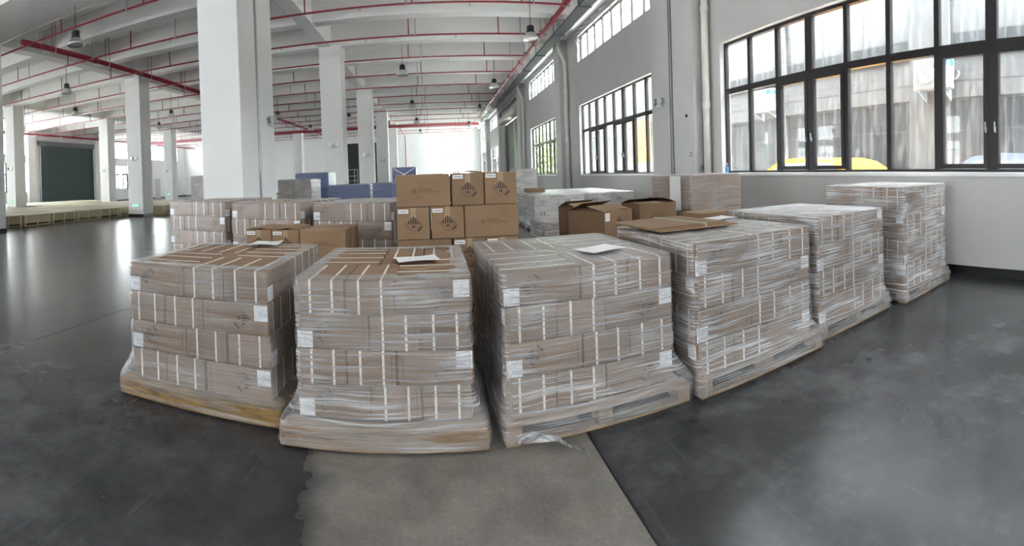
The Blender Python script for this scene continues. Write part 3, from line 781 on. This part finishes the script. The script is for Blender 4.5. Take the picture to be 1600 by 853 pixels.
def pallet_parts(root, x0, x1, y0, y1, wood, z1=.135, fascia=False):
    L = x1 - x0; Dp = y1 - y0
    s = z1 / .135
    bw = .1
    dk = MB().box(0, L, 0, bw, 0, .02 * s, .003).mesh('deck_board', wood); n = 7
    for k in range(n): ob('deck_board', dk, root, (x0, y0 + k * (Dp - bw) / (n - 1), z1 - .02 * s))
    st = MB().box(0, bw, 0, Dp, 0, .018 * s, .002).mesh('stringer_board', wood)
    bl = MB().box(0, bw, 0, .13, 0, .077 * s, .004).mesh('pallet_block', wood)
    bb = MB().box(0, L, 0, bw, 0, .02 * s, .003).mesh('bottom_board', wood)
    for i in range(3):
        xx = x0 + i * (L - bw) / 2
        ob('stringer_board', st, root, (xx, y0, z1 - .038 * s))
        for j in range(3): ob('pallet_block', bl, root, (xx, y0 + j * (Dp - .13) / 2, .02 * s))
        ob('bottom_board', bb, root, (x0, y0 + i * (Dp - bw) / 2, 0))
    if fascia:
        ob('fascia_board', MB().box(x0 - .004, x1 + .004, y0 - .024, y0 - .001, .012, z1 - .006, .006), root, mat=wood)

def film_mesh(Wd, Dp, z0, zt, pal, seed, layers, top, zb=.03, wr=.007, only_top=False):
    m = MB(); uv = []
    rc = .035; px = []
    def seg(a, b, n, nx): return [(a[0] + (b[0] - a[0]) * i / n, a[1] + (b[1] - a[1]) * i / n, nx[0], nx[1]) for i in range(n)]
    def arc(cx, cy, a0): return [(cx + rc * math.cos(a0 + R(90) * i / 5), cy + rc * math.sin(a0 + R(90) * i / 5), math.cos(a0 + R(90) * i / 5), math.sin(a0 + R(90) * i / 5)) for i in range(5)]
    N = 44
    px += seg((rc, 0), (Wd - rc, 0), N, (0, -1)) + arc(Wd - rc, rc, R(-90))
    px += seg((Wd, rc), (Wd, Dp - rc), N, (1, 0)) + arc(Wd - rc, Dp - rc, 0)
    px += seg((Wd - rc, Dp), (rc, Dp), N, (0, 1)) + arc(rc, Dp - rc, R(90))
    px += seg((0, Dp - rc), (0, rc), N, (-1, 0)) + arc(rc, rc, R(180))
    px.append(px[0])
    n = len(px); ss = [0]
    for i in range(1, n): ss.append(ss[-1] + math.hypot(px[i][0] - px[i - 1][0], px[i][1] - px[i - 1][1]))
    cx, cy = Wd / 2, Dp / 2
    zs = [zb + (zt - zb) * i / 58 for i in range(59)]
    rings = []
    h = (zt - z0) / layers
    for z in zs:
        ring = []
        for i, (x, y, nx, ny) in enumerate(px):
            s = ss[i] if i < n - 1 else 0
            q = noise.noise(Vector((x * 1.7 + seed, y * 1.7, z * 30 + x * 2.0)))
            q2 = noise.noise(Vector((x * 5 + seed, y * 5 + 3, z * 7)))
            fl = max(0, min(1, (z0 + .19 + .07 * noise.noise(Vector((x * 2, y * 2, seed))) - z) / .20)); fl = fl * fl * (3 - 2 * fl)
            d = abs(((z - z0) / h) - round((z - z0) / h)) * h if z > z0 + .05 else 1
            e_ = .015 + wr * q * (1 + 1.2 * fl) + .004 * q2 - .007 * math.exp(-(d / .018) ** 2)
            X, Y = x + nx * e_, y + ny * e_
            # pulled down over the edge of the pallet
            tx = pal[0] if nx < -.7 else pal[1] if nx > .7 else pal[0] + (pal[1] - pal[0]) * x / Wd
            ty = pal[2] if ny < -.7 else pal[3] if ny > .7 else pal[2] + (pal[3] - pal[2]) * y / Dp
            X += (tx + nx * .012 - x) * fl; Y += (ty + ny * .012 - y) * fl
            ring.append((X, Y, z)); uv.append((s, z))
        rings.append(ring)
    ins = [(.004, .006), (-.008, .011), (-.03, .012)]
    ins += [(-.06, .011), (-.10, .010)] if top == 'band' else []
    if only_top:
        rings = []; uv = []; ins = [(-.031, .0125)] + [(-.03 - .03 * k, .012) for k in range(1, 22)]
    for dd, up in ins:
        ring = []
        for i, (x, y, nx, ny) in enumerate(px):
            k = max(0.0, min(1.0, -dd / (min(Wd, Dp) / 2)))
            jag = 1 + .5 * noise.noise(Vector((x * 6 + seed, y * 6, 9))) if top == 'band' and dd < -.05 else 1
            X, Y = x + nx * .012, y + ny * .012
            kk = min(.98, k * jag)
            X, Y = X + (cx - X) * kk, Y + (cy - Y) * kk
            q = noise.noise(Vector(((X + Y * .7) * 14 + seed, (X * .7 - Y) * 2.2, 4)))
            ring.append((X, Y, zt + up + .008 * q * ((1.2 + only_top * .5) if dd < -.035 else .2)))
            uv.append(((X + Y * .35) * 1.2 + 3, zt + (Y - X * .35) * .5 + .2 * q))
        rings.append(ring)
    v = [p for r in rings for p in r]; f = []
    for a in range(len(rings) - 1):
        for i in range(n - 1): f.append((a * n + i, a * n + i + 1, (a + 1) * n + i + 1, (a + 1) * n + i))
    if only_top: f.append(tuple((len(rings) - 1) * n + i for i in range(n - 1)))
    m.add(v, f); m.uv = uv
    return m

SV = [(0, .43, 0, .27, 'u'), (.43, .715, 0, .40, 'v'), (.715, 1, 0, .40, 'v'), (0, .43, .27, .60, 'u'), (.57, 1, .73, 1, 'u'),
      (.285, .57, .60, 1, 'v'), (0, .285, .60, 1, 'v'), (.57, 1, .40, .73, 'u'), (.43, .57, .40, .60, '')]
def load(label, loc, ang, Wd, Dp, zt, pal, layers=4, parity=1, film=.8, top='band', wood='wood', seed=1, cat='pallet load', group=None, card='wcard', fascia=False, marks=True, straps=True, topfilm=.9):
    t = thing('wrapped_pallet', label, cat, loc, R(ang), group)
    rnd = random.Random(seed); z0 = .135
    pallet_parts(t, pal[0], pal[1], pal[2], pal[3], M[wood], z0, fascia)
    h = (zt - z0) / layers; cache = {}
    for k in range(layers):
        zl = zt - (k + 1) * h
        mir = (k % 2 == 0) != (parity == 1)
        jx, jy = rnd.uniform(-.008, .008), rnd.uniform(-.008, .008)
        for ci, (u0, u1, v0, v1, ax) in enumerate(SV):
            if ax == '' and k > 0: continue
            a, b = (1 - u1, 1 - u0) if mir else (u0, u1)
            w, d = (b - a) * Wd - .007, (v1 - v0) * Dp - .007
            key = (round(w, 3), round(d, 3), ax)
            if key not in cache:
                me = MB().box(0, w, 0, d, 0, h - .004, .006).mesh('carton', M[card])
                s_ = .0016; g = .007
                loops = []
                for q in (.27, .74):
                    if ax == 'v':
                        x = w * q; L = MB().box(x - g, x + g, -s_, 0, 0, h - .004).box(x - g, x + g, -s_, d + s_, h - .004, h - .002).box(x - g, x + g, d, d + s_, 0, h - .004)
                    elif ax == 'u':
                        y = d * q; L = MB().box(-s_, 0, y - g, y + g, 0, h - .004).box(-s_, w + s_, y - g, y + g, h - .004, h - .002).box(w, w + s_, y - g, y + g, 0, h - .004)
                    else: continue
                    loops.append(L.mesh('strap', M['strap']))
                cache[key] = (me, loops)
            me, loops = cache[key]
            ox, oy = a * Wd + .0035 + jx + rnd.uniform(-.002, .002), v0 * Dp + .0035 + jy + (rnd.uniform(-.006, .004) if v0 == 0 else 0)
            c = ob('carton', me, t, (ox, oy, zl), R(rnd.uniform(-.25, .25)))
            if straps:
                for L in loops: ob('strap', L, c)
            if not marks: continue
            if ci == 0:      # long side faces the front: hazard diamond lying on its side and a corner label
                hx = w * (.36 if not mir else .60)
                ob('hazard_mark', HZ, c, (hx, -.0006, h * .52), rot=(0, R(-90 if not mir else 90), 0))
                lw, lh = .098, min(.105, h * .5)
                if not mir: ob('paper_label', label_mesh(lw, lh), c, (.004, -.0012, .008))
                else: ob('paper_label', label_mesh(lw, lh), c, (w - lw - .004, -.0012, h - lh - .012))
                ob('print_line', MB().box(w * .93 if not mir else w * .07, (w * .93 if not mir else w * .07) + .004, -.0012, 0, h * .1, h * .9), c, mat=M['inkbrown'])
            if ci in (1,):
                ob('print_line', MB().box(w * .9, w * .9 + .004, -.0012, 0, h * .08, h * .92), c, mat=M['inkbrown'])
            if ci == 2 and not mir:   # long side on the right-hand face
                ob('paper_label', label_mesh(.098, min(.10, h * .5)), c, (w + .0012, .004, .008), R(90))
                ob('hazard_mark', HZ, c, (w + .0006, d * .6, h * .5), rot=(0, R(-90), R(90)))
            if ci == 2 and mir:       # mirrored: this carton stands at the left-hand face
                ob('paper_label', label_mesh(.098, min(.10, h * .5)), c, (-.0012, .104, h - .115), R(-90))
                ob('hazard_mark', HZ, c, (-.0006, d * .6, h * .5), rot=(0, R(90), R(-90)))
    fm = film_mesh(Wd, Dp, z0, zt, pal, seed * 3.7, layers, top)
    o = ob('stretch_film', fm, t, mat=M['film'], smooth=True); o.color = (film, 1, 1, 1)
    if top == 'full':
        o = ob('top_film', film_mesh(Wd, Dp, z0, zt, pal, seed * 3.7, layers, top, only_top=True), t, mat=M['film'], smooth=True); o.color = (topfilm, 1, 1, 1)
    return t
_lm = {}
def label_mesh(w, h):
    k = (round(w, 3), round(h, 3))
    if k not in _lm: _lm[k] = MB().box(0, w, -.001, 0, 0, h).mesh('paper_label', M['label'])
    return _lm[k]

P1 = load('film-wrapped carton pallet on a bare yellow-brown pallet, at the left end of the front row', (-2.27, 2.95, 0), -1.0, 1.16, 1.24, 1.01, (-.06, 1.25, -.06, 1.30), 4, 1, .60, 'band', 'plywood', 1, fascia=True)
P2 = load('film-wrapped carton pallet with a paper sheet on top, second of the front row', (-.885, 2.80, 0), 0, 1.07, 1.27, .99, (-.085, 1.14, -.10, 1.34), 4, 0, .85, 'band', 'wood', 2, fascia=True)
P3 = load('film-wrapped carton pallet with open pallet slots and torn film tail, third of the front row', (.385, 2.80, 0), 3, 1.17, 1.30, 1.01, (-.03, 1.235, -.10, 1.36), 4, 1, .85, 'full', 'wood', 3, topfilm=.6)
P4 = load('film-wrapped carton pallet carrying flattened cardboard, fourth of the front row', (1.69, 2.78, 0), 4, 1.22, 1.20, 1.075, (-.005, 1.31, -.06, 1.28), 4, 1, 1.1, 'full', 'wood', 4)
P5 = load('film-wrapped carton pallet with a bare white top, fifth of the front row', (3.09, 2.95, 0), 4, 1.16, 1.25, 1.12, (-.01, 1.20, -.05, 1.30), 4, 0, 1.15, 'full', 'wood', 5, topfilm=1.25)
P6 = load('tallest film-wrapped carton pallet, at the wall end of the front row', (4.55, 2.95, 0), 4, 1.17, 1.14, 1.335, (-.05, 1.22, -.04, 1.20), 4, 1, 1.3, 'full', 'wood', 6)
tail = MB(); pts = [(.02, -.10, .05), (.12, -.12, .07), (.22, -.13, .05), (.30, -.19, .02), (.36, -.26, .012)]
v = []
for i, (x, y, z) in enumerate(pts):
    for k in range(5): v.append((x + .01 * k, y - .018 * k + .01 * math.sin(k * 2 + i), max(.004, z + .02 * math.sin(k * 2.3 + i * 1.7))))
f = [(i * 5 + k, i * 5 + k + 1, i * 5 + k + 6, i * 5 + k + 5) for i in range(4) for k in range(4)]
tail.add(v, f); tail.uv = [(p[0] * 3, p[1]) for p in v]
o = ob('film_tail', tail, P3, mat=M['film'], smooth=True); o.color = (1.3, 1, 1, 1)
# back row of wrapped pallets
load('film-wrapped carton pallet behind the front row, first from the aisle', (-4.43, 6.98, 0), -16, 1.30, 1.25, 1.33, (-.04, 1.34, -.04, 1.29), 5, 1, .55, 'band', 'wood', 11)
load('film-wrapped carton pallet behind the loose brown cartons, middle of three', (-3.02, 6.52, 0), -16, 1.24, 1.22, 1.31, (-.03, 1.27, -.03, 1.25), 5, 1, .55, 'band', 'wood', 12)
load('film-wrapped carton pallet beside the tall carton stack, with a shiny white side', (-1.66, 6.2, 0), -16, 1.14, 1.22, 1.29, (-.03, 1.17, -.03, 1.25), 5, 1, .55, 'full', 'wood', 13)

# ---------------------------------------------------------------- loose brown cartons
TX = text_mesh('ANTI BUMP\nLITHIUM ION PLUS', .026, M['inkbrown'], 'printed_text')
ring = MB()
for k in range(20):
    a, b = 2 * math.pi * k / 20, 2 * math.pi * (k + 1) / 20
    ring.prism([(.022 * math.cos(a), .022 * math.sin(a)), (.022 * math.cos(b), .022 * math.sin(b)), (.018 * math.cos(b), .018 * math.sin(b)), (.018 * math.cos(a), .018 * math.sin(a))], 'y', -.0006, 0)
ring.prism([(-.004, -.012), (.006, -.012), (.006, .012), (-.004, .006)], 'y', -.0006, 0)
RING = ring.mesh('printed_logo', M['inkbrown'])
def carton(label, loc, w, d, h, rz=0, face='end', group=None, lab=True, bulge=0.0):
    """face 'end': hazard diamond on the front; 'side': printed text on the front."""
    t = thing('carton', label, 'carton', loc, R(rz), group)
    ob('box', MB().box(0, w, 0, d, 0, h, .006), t, mat=M['card'])
    if face == 'end':
        ob('hazard_mark', HZBIG, t, (w * .5, -.0008, h * .48))
        ob('tape', MB().box(w * .5 - .028, w * .5 + .028, -.0005, 0, h * .70, h).box(w * .5 - .028, w * .5 + .028, -.0005, d, h, h + .0005), t, mat=M['tape'])
        ob('paper_label', MB().box(.012, .118, -.0014, -.0004, h - .058, h - .018), t, mat=M['paper'])
        ob('label_text', MB().box(.022, .108, -.0018, -.00145, h - .043, h - .034), t, mat=M['grey'])
        if bulge: # top flaps standing slightly open
            for s in (0, 1):
                x0, x1 = (0, w / 2) if s == 0 else (w, w / 2)
                ob('flap', MB().add([(x0, 0, h + .001), (x1, 0, h + bulge), (x1, d, h + bulge), (x0, d, h + .001), (x0, 0, h + .005), (x1, 0, h + bulge + .004), (x1, d, h + bulge + .004), (x0, d, h + .005)],
                                    [(0, 1, 2, 3), (4, 7, 6, 5), (0, 4, 5, 1), (1, 5, 6, 2), (2, 6, 7, 3), (3, 7, 4, 0)]), t, mat=M['card'])
    elif face == 'side':
        ob('printed_text', TX, t, (w * .40, -.001, h * .5), rot=(R(90), 0, 0))
        ob('printed_logo', RING, t, (w * .33, -.0004, h * .5))
        ob('tape', MB().box(0, w, d * .5 - .028, d * .5 + .028, h, h + .0005), t, mat=M['tape'])
    return t
def bare_pallet(label, loc, x1, y1, z1=.1, rz=0, wood='wood'):
    t = thing('wooden_pallet', label, 'pallet', loc, R(rz)); pallet_parts(t, 0, x1, 0, y1, M[wood], z1); return t
# central stack, five tiers
CX, CY = -.405, 4.83
bare_pallet('low wooden pallet under the tall stack of brown cartons', (CX - .01, CY, 0), 1.28, 1.12, .085)
tops = [1.63, 1.29, .955, .645, .36]; bots = [1.29, .955, .645, .36, .086]
pat = {0: [(0, .555, 'side'), (.575, .33, 'end'), (.915, .335, 'end')], 1: [(0, .335, 'end'), (.355, .335, 'end'), (.70, .56, 'side')]}
names = {(0, 0): 'wide brown carton with printed text, on the top tier of the tall stack', (0, 1): 'brown carton with slightly open top, middle of the top tier', (0, 2): 'brown hazard-marked carton at the window end of the top tier',
         (1, 0): 'brown hazard-marked carton at the column end of the second tier', (1, 1): 'brown hazard-marked carton in the middle of the second tier', (1, 2): 'wide brown carton with printed text at the window end of the second tier',
         (2, 0): 'wide brown carton mostly hidden by the wrapped pallet, third tier', (2, 1): 'brown hazard-marked carton in the gap between wrapped pallets, third tier', (2, 2): 'brown hazard-marked carton behind the third wrapped pallet, third tier',
         (3, 0): 'brown carton low behind the second wrapped pallet, fourth tier', (3, 1): 'brown carton low in the dark gap, middle of the fourth tier', (3, 2): 'wide brown carton in the gap between wrapped pallets, fourth tier',
         (4, 0): 'wide brown carton at the bottom behind the second wrapped pallet', (4, 1): 'brown hazard-marked carton at the bottom of the dark gap', (4, 2): 'brown hazard-marked carton at the bottom behind the third wrapped pallet'}
for k in range(5):
    for i, (x, w, fc) in enumerate(pat[k % 2]):
        carton(names[(k, i)], (CX + x, CY + .004 + random.uniform(0, .012), bots[k] + .001), w, .55 if fc == 'end' else .34, tops[k] - bots[k] - .004, 0, fc, 'cartons of the tall stack', bulge=.022 if (k, i) == (0, 1) else 0)
        if not (k == 4): carton('brown carton of the back rank of the tall stack, %s end, %s tier' % (('column', 'middle', 'window')[i], ORD[k]), (CX + x, CY + .585, bots[k] + .001), w, .50, tops[k] - bots[k] - .03, 0, 'none', 'back rank of the tall stack')
        else: carton('brown carton of the back rank of the tall stack, %s end, bottom tier' % ('column', 'middle', 'window')[i], (CX + x, CY + .585, bots[k] + .001), w, .50, tops[k] - bots[k] - .004, 0, 'none', 'back rank of the tall stack')
# cartons behind the first two wrapped pallets
bare_pallet('low wooden pallet under the loose cartons behind the front row', (-2.22, 5.03, 0), 1.25, .74, .13)
hh = .305
for k in range(3):
    z = .131 + (2 - k) * (hh + .003)
    tier = ('top', 'middle', 'bottom')[k]
    carton('brown hazard-marked carton nearest the aisle, %s tier of the small stack' % tier, (-2.20, 5.12, z), .32, .55, hh, 0, 'end', 'small carton stack', bulge=.02 if k == 0 else 0)
    carton('brown hazard-marked carton in the middle, %s tier of the small stack' % tier, (-1.865, 5.10, z), .325, .55, hh, 0, 'end', 'small carton stack', bulge=.02 if k == 0 else 0)
    carton('wide brown carton with printed text in front, %s tier of the small stack' % tier, (-1.515, 5.05, z), .52, .33, hh, 0, 'side', 'small carton stack')
    carton('wide brown carton behind its twin, %s tier of the small stack' % tier, (-1.495, 5.39, z), .53, .33, hh, 0, 'side', 'small carton stack')
    t_ = None
# three open cartons
def open_carton(label, loc, w, d, h, rz, angs, face=None):
    t = thing('open_carton', label, 'carton', loc, R(rz)); k = .006
    ob('box', MB().box(0, w, 0, k, 0, h).box(0, w, d - k, d, 0, h).box(0, k, k, d - k, 0, h).box(w - k, w, k, d - k, 0, h).box(k, w - k, k, d - k, 0, k), t, mat=M['card'])
    ob('inner_lining', MB().box(k, w - k, k + .001, d - k - .001, k + .001, k + .004), t, mat=M['cardin'])
    fl = d * .48
    def flap(p0, p1, dirv, L, a):
        dv = Vector((dirv[0] * math.cos(a), dirv[1] * math.cos(a), math.sin(a))) * L
        q = [Vector(p0), Vector(p1), Vector(p1) + dv, Vector(p0) + dv]; nn = (q[1] - q[0]).cross(dv).normalized() * .005
        ob('flap', MB().add([*q, *[p + nn for p in q]], [(0, 1, 2, 3), (4, 7, 6, 5), (0, 4, 5, 1), (1, 5, 6, 2), (2, 6, 7, 3), (3, 7, 4, 0)]), t, mat=M['card'])
    flap((0, 0, h), (w, 0, h), (0, 1), fl, R(angs[0])); flap((w, d, h), (0, d, h), (0, -1), fl, R(angs[1]))
    flap((0, d, h), (0, 0, h), (1, 0), w * .3, R(angs[2])); flap((w, 0, h), (w, d, h), (-1, 0), w * .3, R(angs[3]))
    if face == 'hz':
        ob('hazard_mark', HZBIG, t, (w * .52, -.001, h * .55)); ob('paper_label', MB().box(.015, .10, -.0014, -.0003, h - .11, h - .012), t, mat=M['paper'])
    if face == 'tx':
        ob('printed_text', TX, t, (w * .40, -.001, h * .55), rot=(R(90), 0, 0)); ob('printed_logo', RING, t, (w * .33, -.0004, h * .55))
    return t
bare_pallet('low wooden pallet under the open-topped brown cartons', (1.66, 5.36, 0), 1.9, 1.25, .12, 8)
for i, (x, y, w, d, rz, s) in enumerate([(1.98, 5.30, .52, .62, 27, 'one'), (2.70, 5.84, .60, .50, 7, 'two')]):
    for k in range(2):
        carton('closed brown carton supporting the %s open carton, %s tier' % (('hazard-marked', 'long')[i], ('lower', 'upper')[k]), (x, y, .121 + k * .315), w, d, .31, rz, 'none', 'cartons under the open ones')
open_carton('open brown carton with hazard mark and white label, flaps half raised', (1.98, 5.30, .757), .53, .64, .34, 27, (12, 20, 8, 8), 'hz')
open_carton('long open brown carton with printed text, nearest the windows', (2.70, 5.84, .757), .62, .50, .37, 7, (3, 14, 4, 20), 'tx')
bx, by = 1.86, 6.05
for k in range(2): carton('closed brown carton at the back of the open group, %s tier' % ('lower', 'upper')[k], (bx, by, .121 + k * .315), .50, .42, .31, 20, 'none', 'cartons under the open ones')
open_carton('open brown carton peeping out behind the hazard-marked one', (bx, by, .757), .50, .42, .35, 20, (16, 24, 8, 10), None)

# ---------------------------------------------------------------- things lying on the wrapped loads
def sheet(label, loc, rz, w, d, curl, name='paper_sheet'):
    n = 8; m = MB(); v = []
    for s in (0, .0012):
        for i in range(n + 1):
            for j in range(n + 1):
                x, y = i / n, j / n
                v.append((x * w, y * d, s + .002 + curl * (.5 + .5 * math.sin(x * 4 + y * 2.5)) * (.3 + x * .7) * abs(y - .5) * 1.6))
    N = (n + 1) ** 2; f = []
    for i in range(n):
        for j in range(n):
            q = (i * (n + 1) + j, (i + 1) * (n + 1) + j, (i + 1) * (n + 1) + j + 1, i * (n + 1) + j + 1)
            f.append(tuple(reversed(q))); f.append(tuple(a + N for a in q))
    m.add(v, f); return tag(ob(name, m, None, loc, R(rz), M['paper'], True), label, 'paper')
sheet('crumpled white paper on top of the first wrapped pallet', (-1.70, 3.98, 1.026), 4, .27, .30, .03)
sheet('white paper sheet on top of the second wrapped pallet', (-.27, 3.26, 1.006), 12, .30, .22, .015)
sheet('grey-white paper sheet on the shiny top of the third wrapped pallet', (1.05, 3.02, 1.038), 22, .32, .24, .008)
sheet('white paper sheet beside the flattened cardboard on the fourth wrapped pallet', (2.52, 3.68, 1.105), 14, .30, .22, .01)
t = thing('flattened_cardboard', 'flattened brown cardboard tied with twine on the fourth wrapped pallet', 'cardboard', (1.66, 3.27, 1.106), R(6))
ob('cardboard_sheet', MB().box(.02, .80, -.02, .62, 0, .010, .002), t, rz=R(-3), mat=M['card'])
ob('cardboard_sheet', MB().box(-.02, .74, .0, .66, .0115, .0215, .002), t, mat=M['card'])
ob('cardboard_sheet', MB().box(-.03, .72, .02, .68, .0225, .032, .002), t, rz=R(1), mat=M['card'])
ob('twine', MB().tube([(.46, -.03, .003), (.46, -.03, .034), (.44, .3, .036), (.42, .70, .035)], .0035, 6).tube([(.475, -.03, .003), (.475, -.03, .034), (.45, .3, .036), (.42, .70, .035)], .0035, 6), t, mat=M['twine'])

# ---------------------------------------------------------------- wrapped goods further back
def goods(name, label, loc, rz, w, d, tiers, mat, film=.8, cols=2, pal=.13, group=None, cat='pallet load', mark=False, top='full', rows=1):
    t = thing(name, label, cat, loc, R(rz), group); z = 0
    if pal: pallet_parts(t, 0, w, 0, d, M['wood'], pal); z = pal
    z0 = z
    for h in tiers:
        me = MB().box(0, w / cols - .008, 0, d / rows - .008, 0, h - .005, .01).mesh('box', M[mat])
        for i in range(cols):
            for j in range(rows):
                b = ob('box', me, t, (i * w / cols + .004 + random.uniform(-.004, .004), j * d / rows + .004, z))
                if mark and j == 0: ob('arrow_mark', MB().prism([(-.03, 0), (0, .05), (.03, 0), (.012, 0), (.012, -.06), (-.012, -.06), (-.012, 0)], 'y', -.001, 0).prism([(.05, 0), (.08, .05), (.11, 0), (.092, 0), (.092, -.06), (.068, -.06), (.068, 0)], 'y', -.001, 0), b, (w / cols * .25, 0, h * .6), mat=M['ink'])
        z += h
    o = ob('stretch_film', film_mesh(w, d, z0, z, (-.005, w + .005, -.005, d + .005), loc[0] * 3.1 + loc[1], max(1, len(tiers)), top, max(.03, z0 - .08), .01), t, mat=M['film'], smooth=True); o.color = (film, 1, 1, 1)
    if top == 'full':
        o = ob('top_film', film_mesh(w, d, z0, z, (0, 0, 0, 0), loc[0], 1, top, only_top=True), t, mat=M['film'], smooth=True); o.color = (film * 1.2, 1, 1, 1)
    return t
wg = goods('wrapped_carton_stack', 'film-wrapped brown carton load in front of the big window pilaster', (3.92, 6.5, 0), 19, 1.45, .88, (.38, .40, .58), 'wcard', .8, 2)
ob('paper_label', MB().box(-.036, -.034, .18, .42, .92, 1.48), wg, mat=M['paper'])
tag(ob('carton', MB().box(0, .5, 0, .4, 0, .36, .006), None, (3.02, 4.72, .70), R(10), M['card']), 'brown carton just behind the fourth wrapped pallet', 'carton')
bare_pallet('wooden pallet hidden behind the fourth wrapped pallet', (2.95, 4.68, 0), .7, .5, .10, 10)
tag(ob('carton', MB().box(0, .5, 0, .4, 0, .595, .006), None, (3.02, 4.72, .101), R(10), M['card']), 'brown carton on a pallet below the carton behind the fourth load', 'carton')
# white wrapped crates by the windows
for j in range(3):
    for i in range(2):
        goods('wrapped_crate', 'white film-wrapped crate stack, %s column, %s rank from the aisle' % (('aisle-side', 'window-side')[i], ORD[j]),
              (2.62 + i * 1.55, 12.30 + j * 1.27 + i * .12, 0), 2, 1.44, 1.12, (.36, .075, .44), 'whitebox', .9, 2, .12, 'white wrapped crates', mark=True)
tag(ob('carton', MB().box(0, .55, 0, .4, 0, .12, .006), None, (2.72, 13.7, 1.03), R(5), M['wcard']), 'flat brown carton lying on the white wrapped crates', 'carton')
goods('wrapped_crate', 'tall white film-wrapped box tower just right of the brown carton stack', (2.86, 16.6, 0), 3, .80, .9, (.40, .40, .42, .42), 'whitebox', .9, 1, .12, 'white wrapped crates')
goods('wrapped_carton_stack', 'low film-wrapped pallet of pale cartons in front of the white crates', (2.42, 10.42, 0), 3, 1.05, 1.15, (.18, .18), 'wcard', 1.0, 2, .10)
# blue and grey loads in the middle distance
def blue(label, loc, w, d, tiers, film=.35, pal=.13): return goods('blue_container_load', label, loc, 0, w, d, tiers, 'bluebox', film, 2, pal, 'blue loads')
blue('long blue wrapped load, first right of the front-row columns', (-3.02, 13.1, 0), 1.17, 1.1, (.42, .45, .45))
blue('blue wrapped load half hidden by the brown carton stack', (-1.75, 13.1, 0), 1.12, 1.1, (.42, .45, .47))
blue('tall blue wrapped load behind the grey-brown wrapped goods', (-4.40, 14.4, 0), 1.08, 1.1, (.42, .42, .42, .46))
blue('blue wrapped load crossed with white tape, on the pallet beyond', (-1.30, 14.4, 0), .72, .9, (.45, .45, .45, .43))
t = bpy.data.objects['blue_container_load.003']
ob('tape_cross', MB().add([(.02, -.022, 1.52), (.06, -.022, 1.52), (.70, -.022, 1.88), (.66, -.022, 1.88)], [(0, 1, 2, 3)]).add([(.66, -.023, 1.52), (.70, -.023, 1.52), (.06, -.023, 1.88), (.02, -.023, 1.88)], [(0, 1, 2, 3)]), t, mat=M['paper'])
goods('wrapped_goods', 'grey-brown wrapped goods with a shiny white side beside the big column', (-4.20, 12.1, 0), 0, .92, 1.1, (.36, .38, .38, .40), 'greyclad', .75, 2)
goods('wrapped_goods', 'high stack of silver wrapped goods left of the big column, far back', (-16.1, 28.2, 0), 0, 1.5, 1.2, (.5, .5, .5, .6), 'greyclad', 1.3, 2)
goods('wrapped_goods', 'dark wrapped goods beside the silver stack, far back', (-14.45, 28.0, 0), 0, 1.2, 1.2, (.6, .6, .7), 'cardin', .25, 2)
t = thing('steel_rack', 'small white steel frame standing before the dark far door', 'rack', (-10.9, 58.5, 0))
for x in (0, .8, 1.2):
    ob('post', MB().box(x, x + .06, 0, .06, 0, 2.9), t, mat=M['acwhite'])
for z in (1.4, 2.0, 2.8): ob('rail', MB().box(.06, 1.2, .01, .05, z, z + .06), t, mat=M['acwhite'])

# ---------------------------------------------------------------- field of low wooden crates on the left
def make_crate(full=True):
    t = thing('wooden_crate', '-', 'crate'); w, d, h0, h = 1.24, 1.60, .14, .515
    ob('crate_body', MB().box(0, w, 0, d, h0, h - .02), t, mat=M['cratedark'])
    ob('lid', MB().box(-.012, w + .012, -.012, d + .012, h - .0195, h, .004), t, mat=M['crate'])
    if full:
        c1 = MB().box(w, w + .02, 0, .10, h0 + .002, h - .022).mesh('cleat', M['crate']); c2 = MB().box(0, .1, -.02, -.001, h0 + .002, h - .022).mesh('cleat', M['crate'])
        for y in (.02, d / 2 - .05, d - .12): ob('cleat', c1, t, (0, y, 0))
        for x in (.02, w - .12): ob('cleat', c2, t, (x, 0, 0))
        p1 = MB().box(0, w, 0, .12, .03, h0).mesh('pallet_block', M['cratedark'])
        for y in (0, d / 2 - .06, d - .12): ob('pallet_block', p1, t, (0, y, 0))
        ob('bottom_board', MB().box(0, w, 0, d, 0, .0295), t, mat=M['cratedark'])
    else:
        ob('pallet_base', MB().box(.02, w - .02, .02, d - .02, 0, h0 - .001), t, mat=M['cratedark'])
    return t
cp_ = cq_ = None; nrow = 12
for i in range(nrow):
    for j in range(14):
        x = -17.56 - i * 1.34; y = 11.9 + j * 1.73 + (i % 3) * .04
        if y < -x / 1.327 - 3.2 or y > 29.5 + max(0, i - 4) * .7: continue
        cxm, cym = x + .62, y + .8
        if any(abs(cxm - cx_) < 1.25 and abs(cym - cy_) < 1.5 for cx_ in ROWX for cy_ in COLY): continue
        if i < 3:
            if cp_ is None: o = cp_ = make_crate()
            else: o = copy_tree(cp_)
        elif cq_ is None: o = cq_ = make_crate(False)
        else: o = copy_tree(cq_)
        o.location = (x + random.uniform(-.02, .02), y, 0)
        o['label'] = 'low pale wooden crate, %s row back from the aisle, %s along it' % (ORD[i], ORD[j]); o['group'] = 'field of wooden crates'
for k, (x, y) in enumerate([(-16.2, 24.3), (-16.2, 26.1), (-16.0, 22.6)]):
    o = copy_tree(cp_); o.location = (x, y, 0); o['label'] = 'low pale wooden crate just right of the exit-signed column, %s one' % ORD[k]; o['group'] = 'field of wooden crates'
bpy.data.curves.remove(tc)
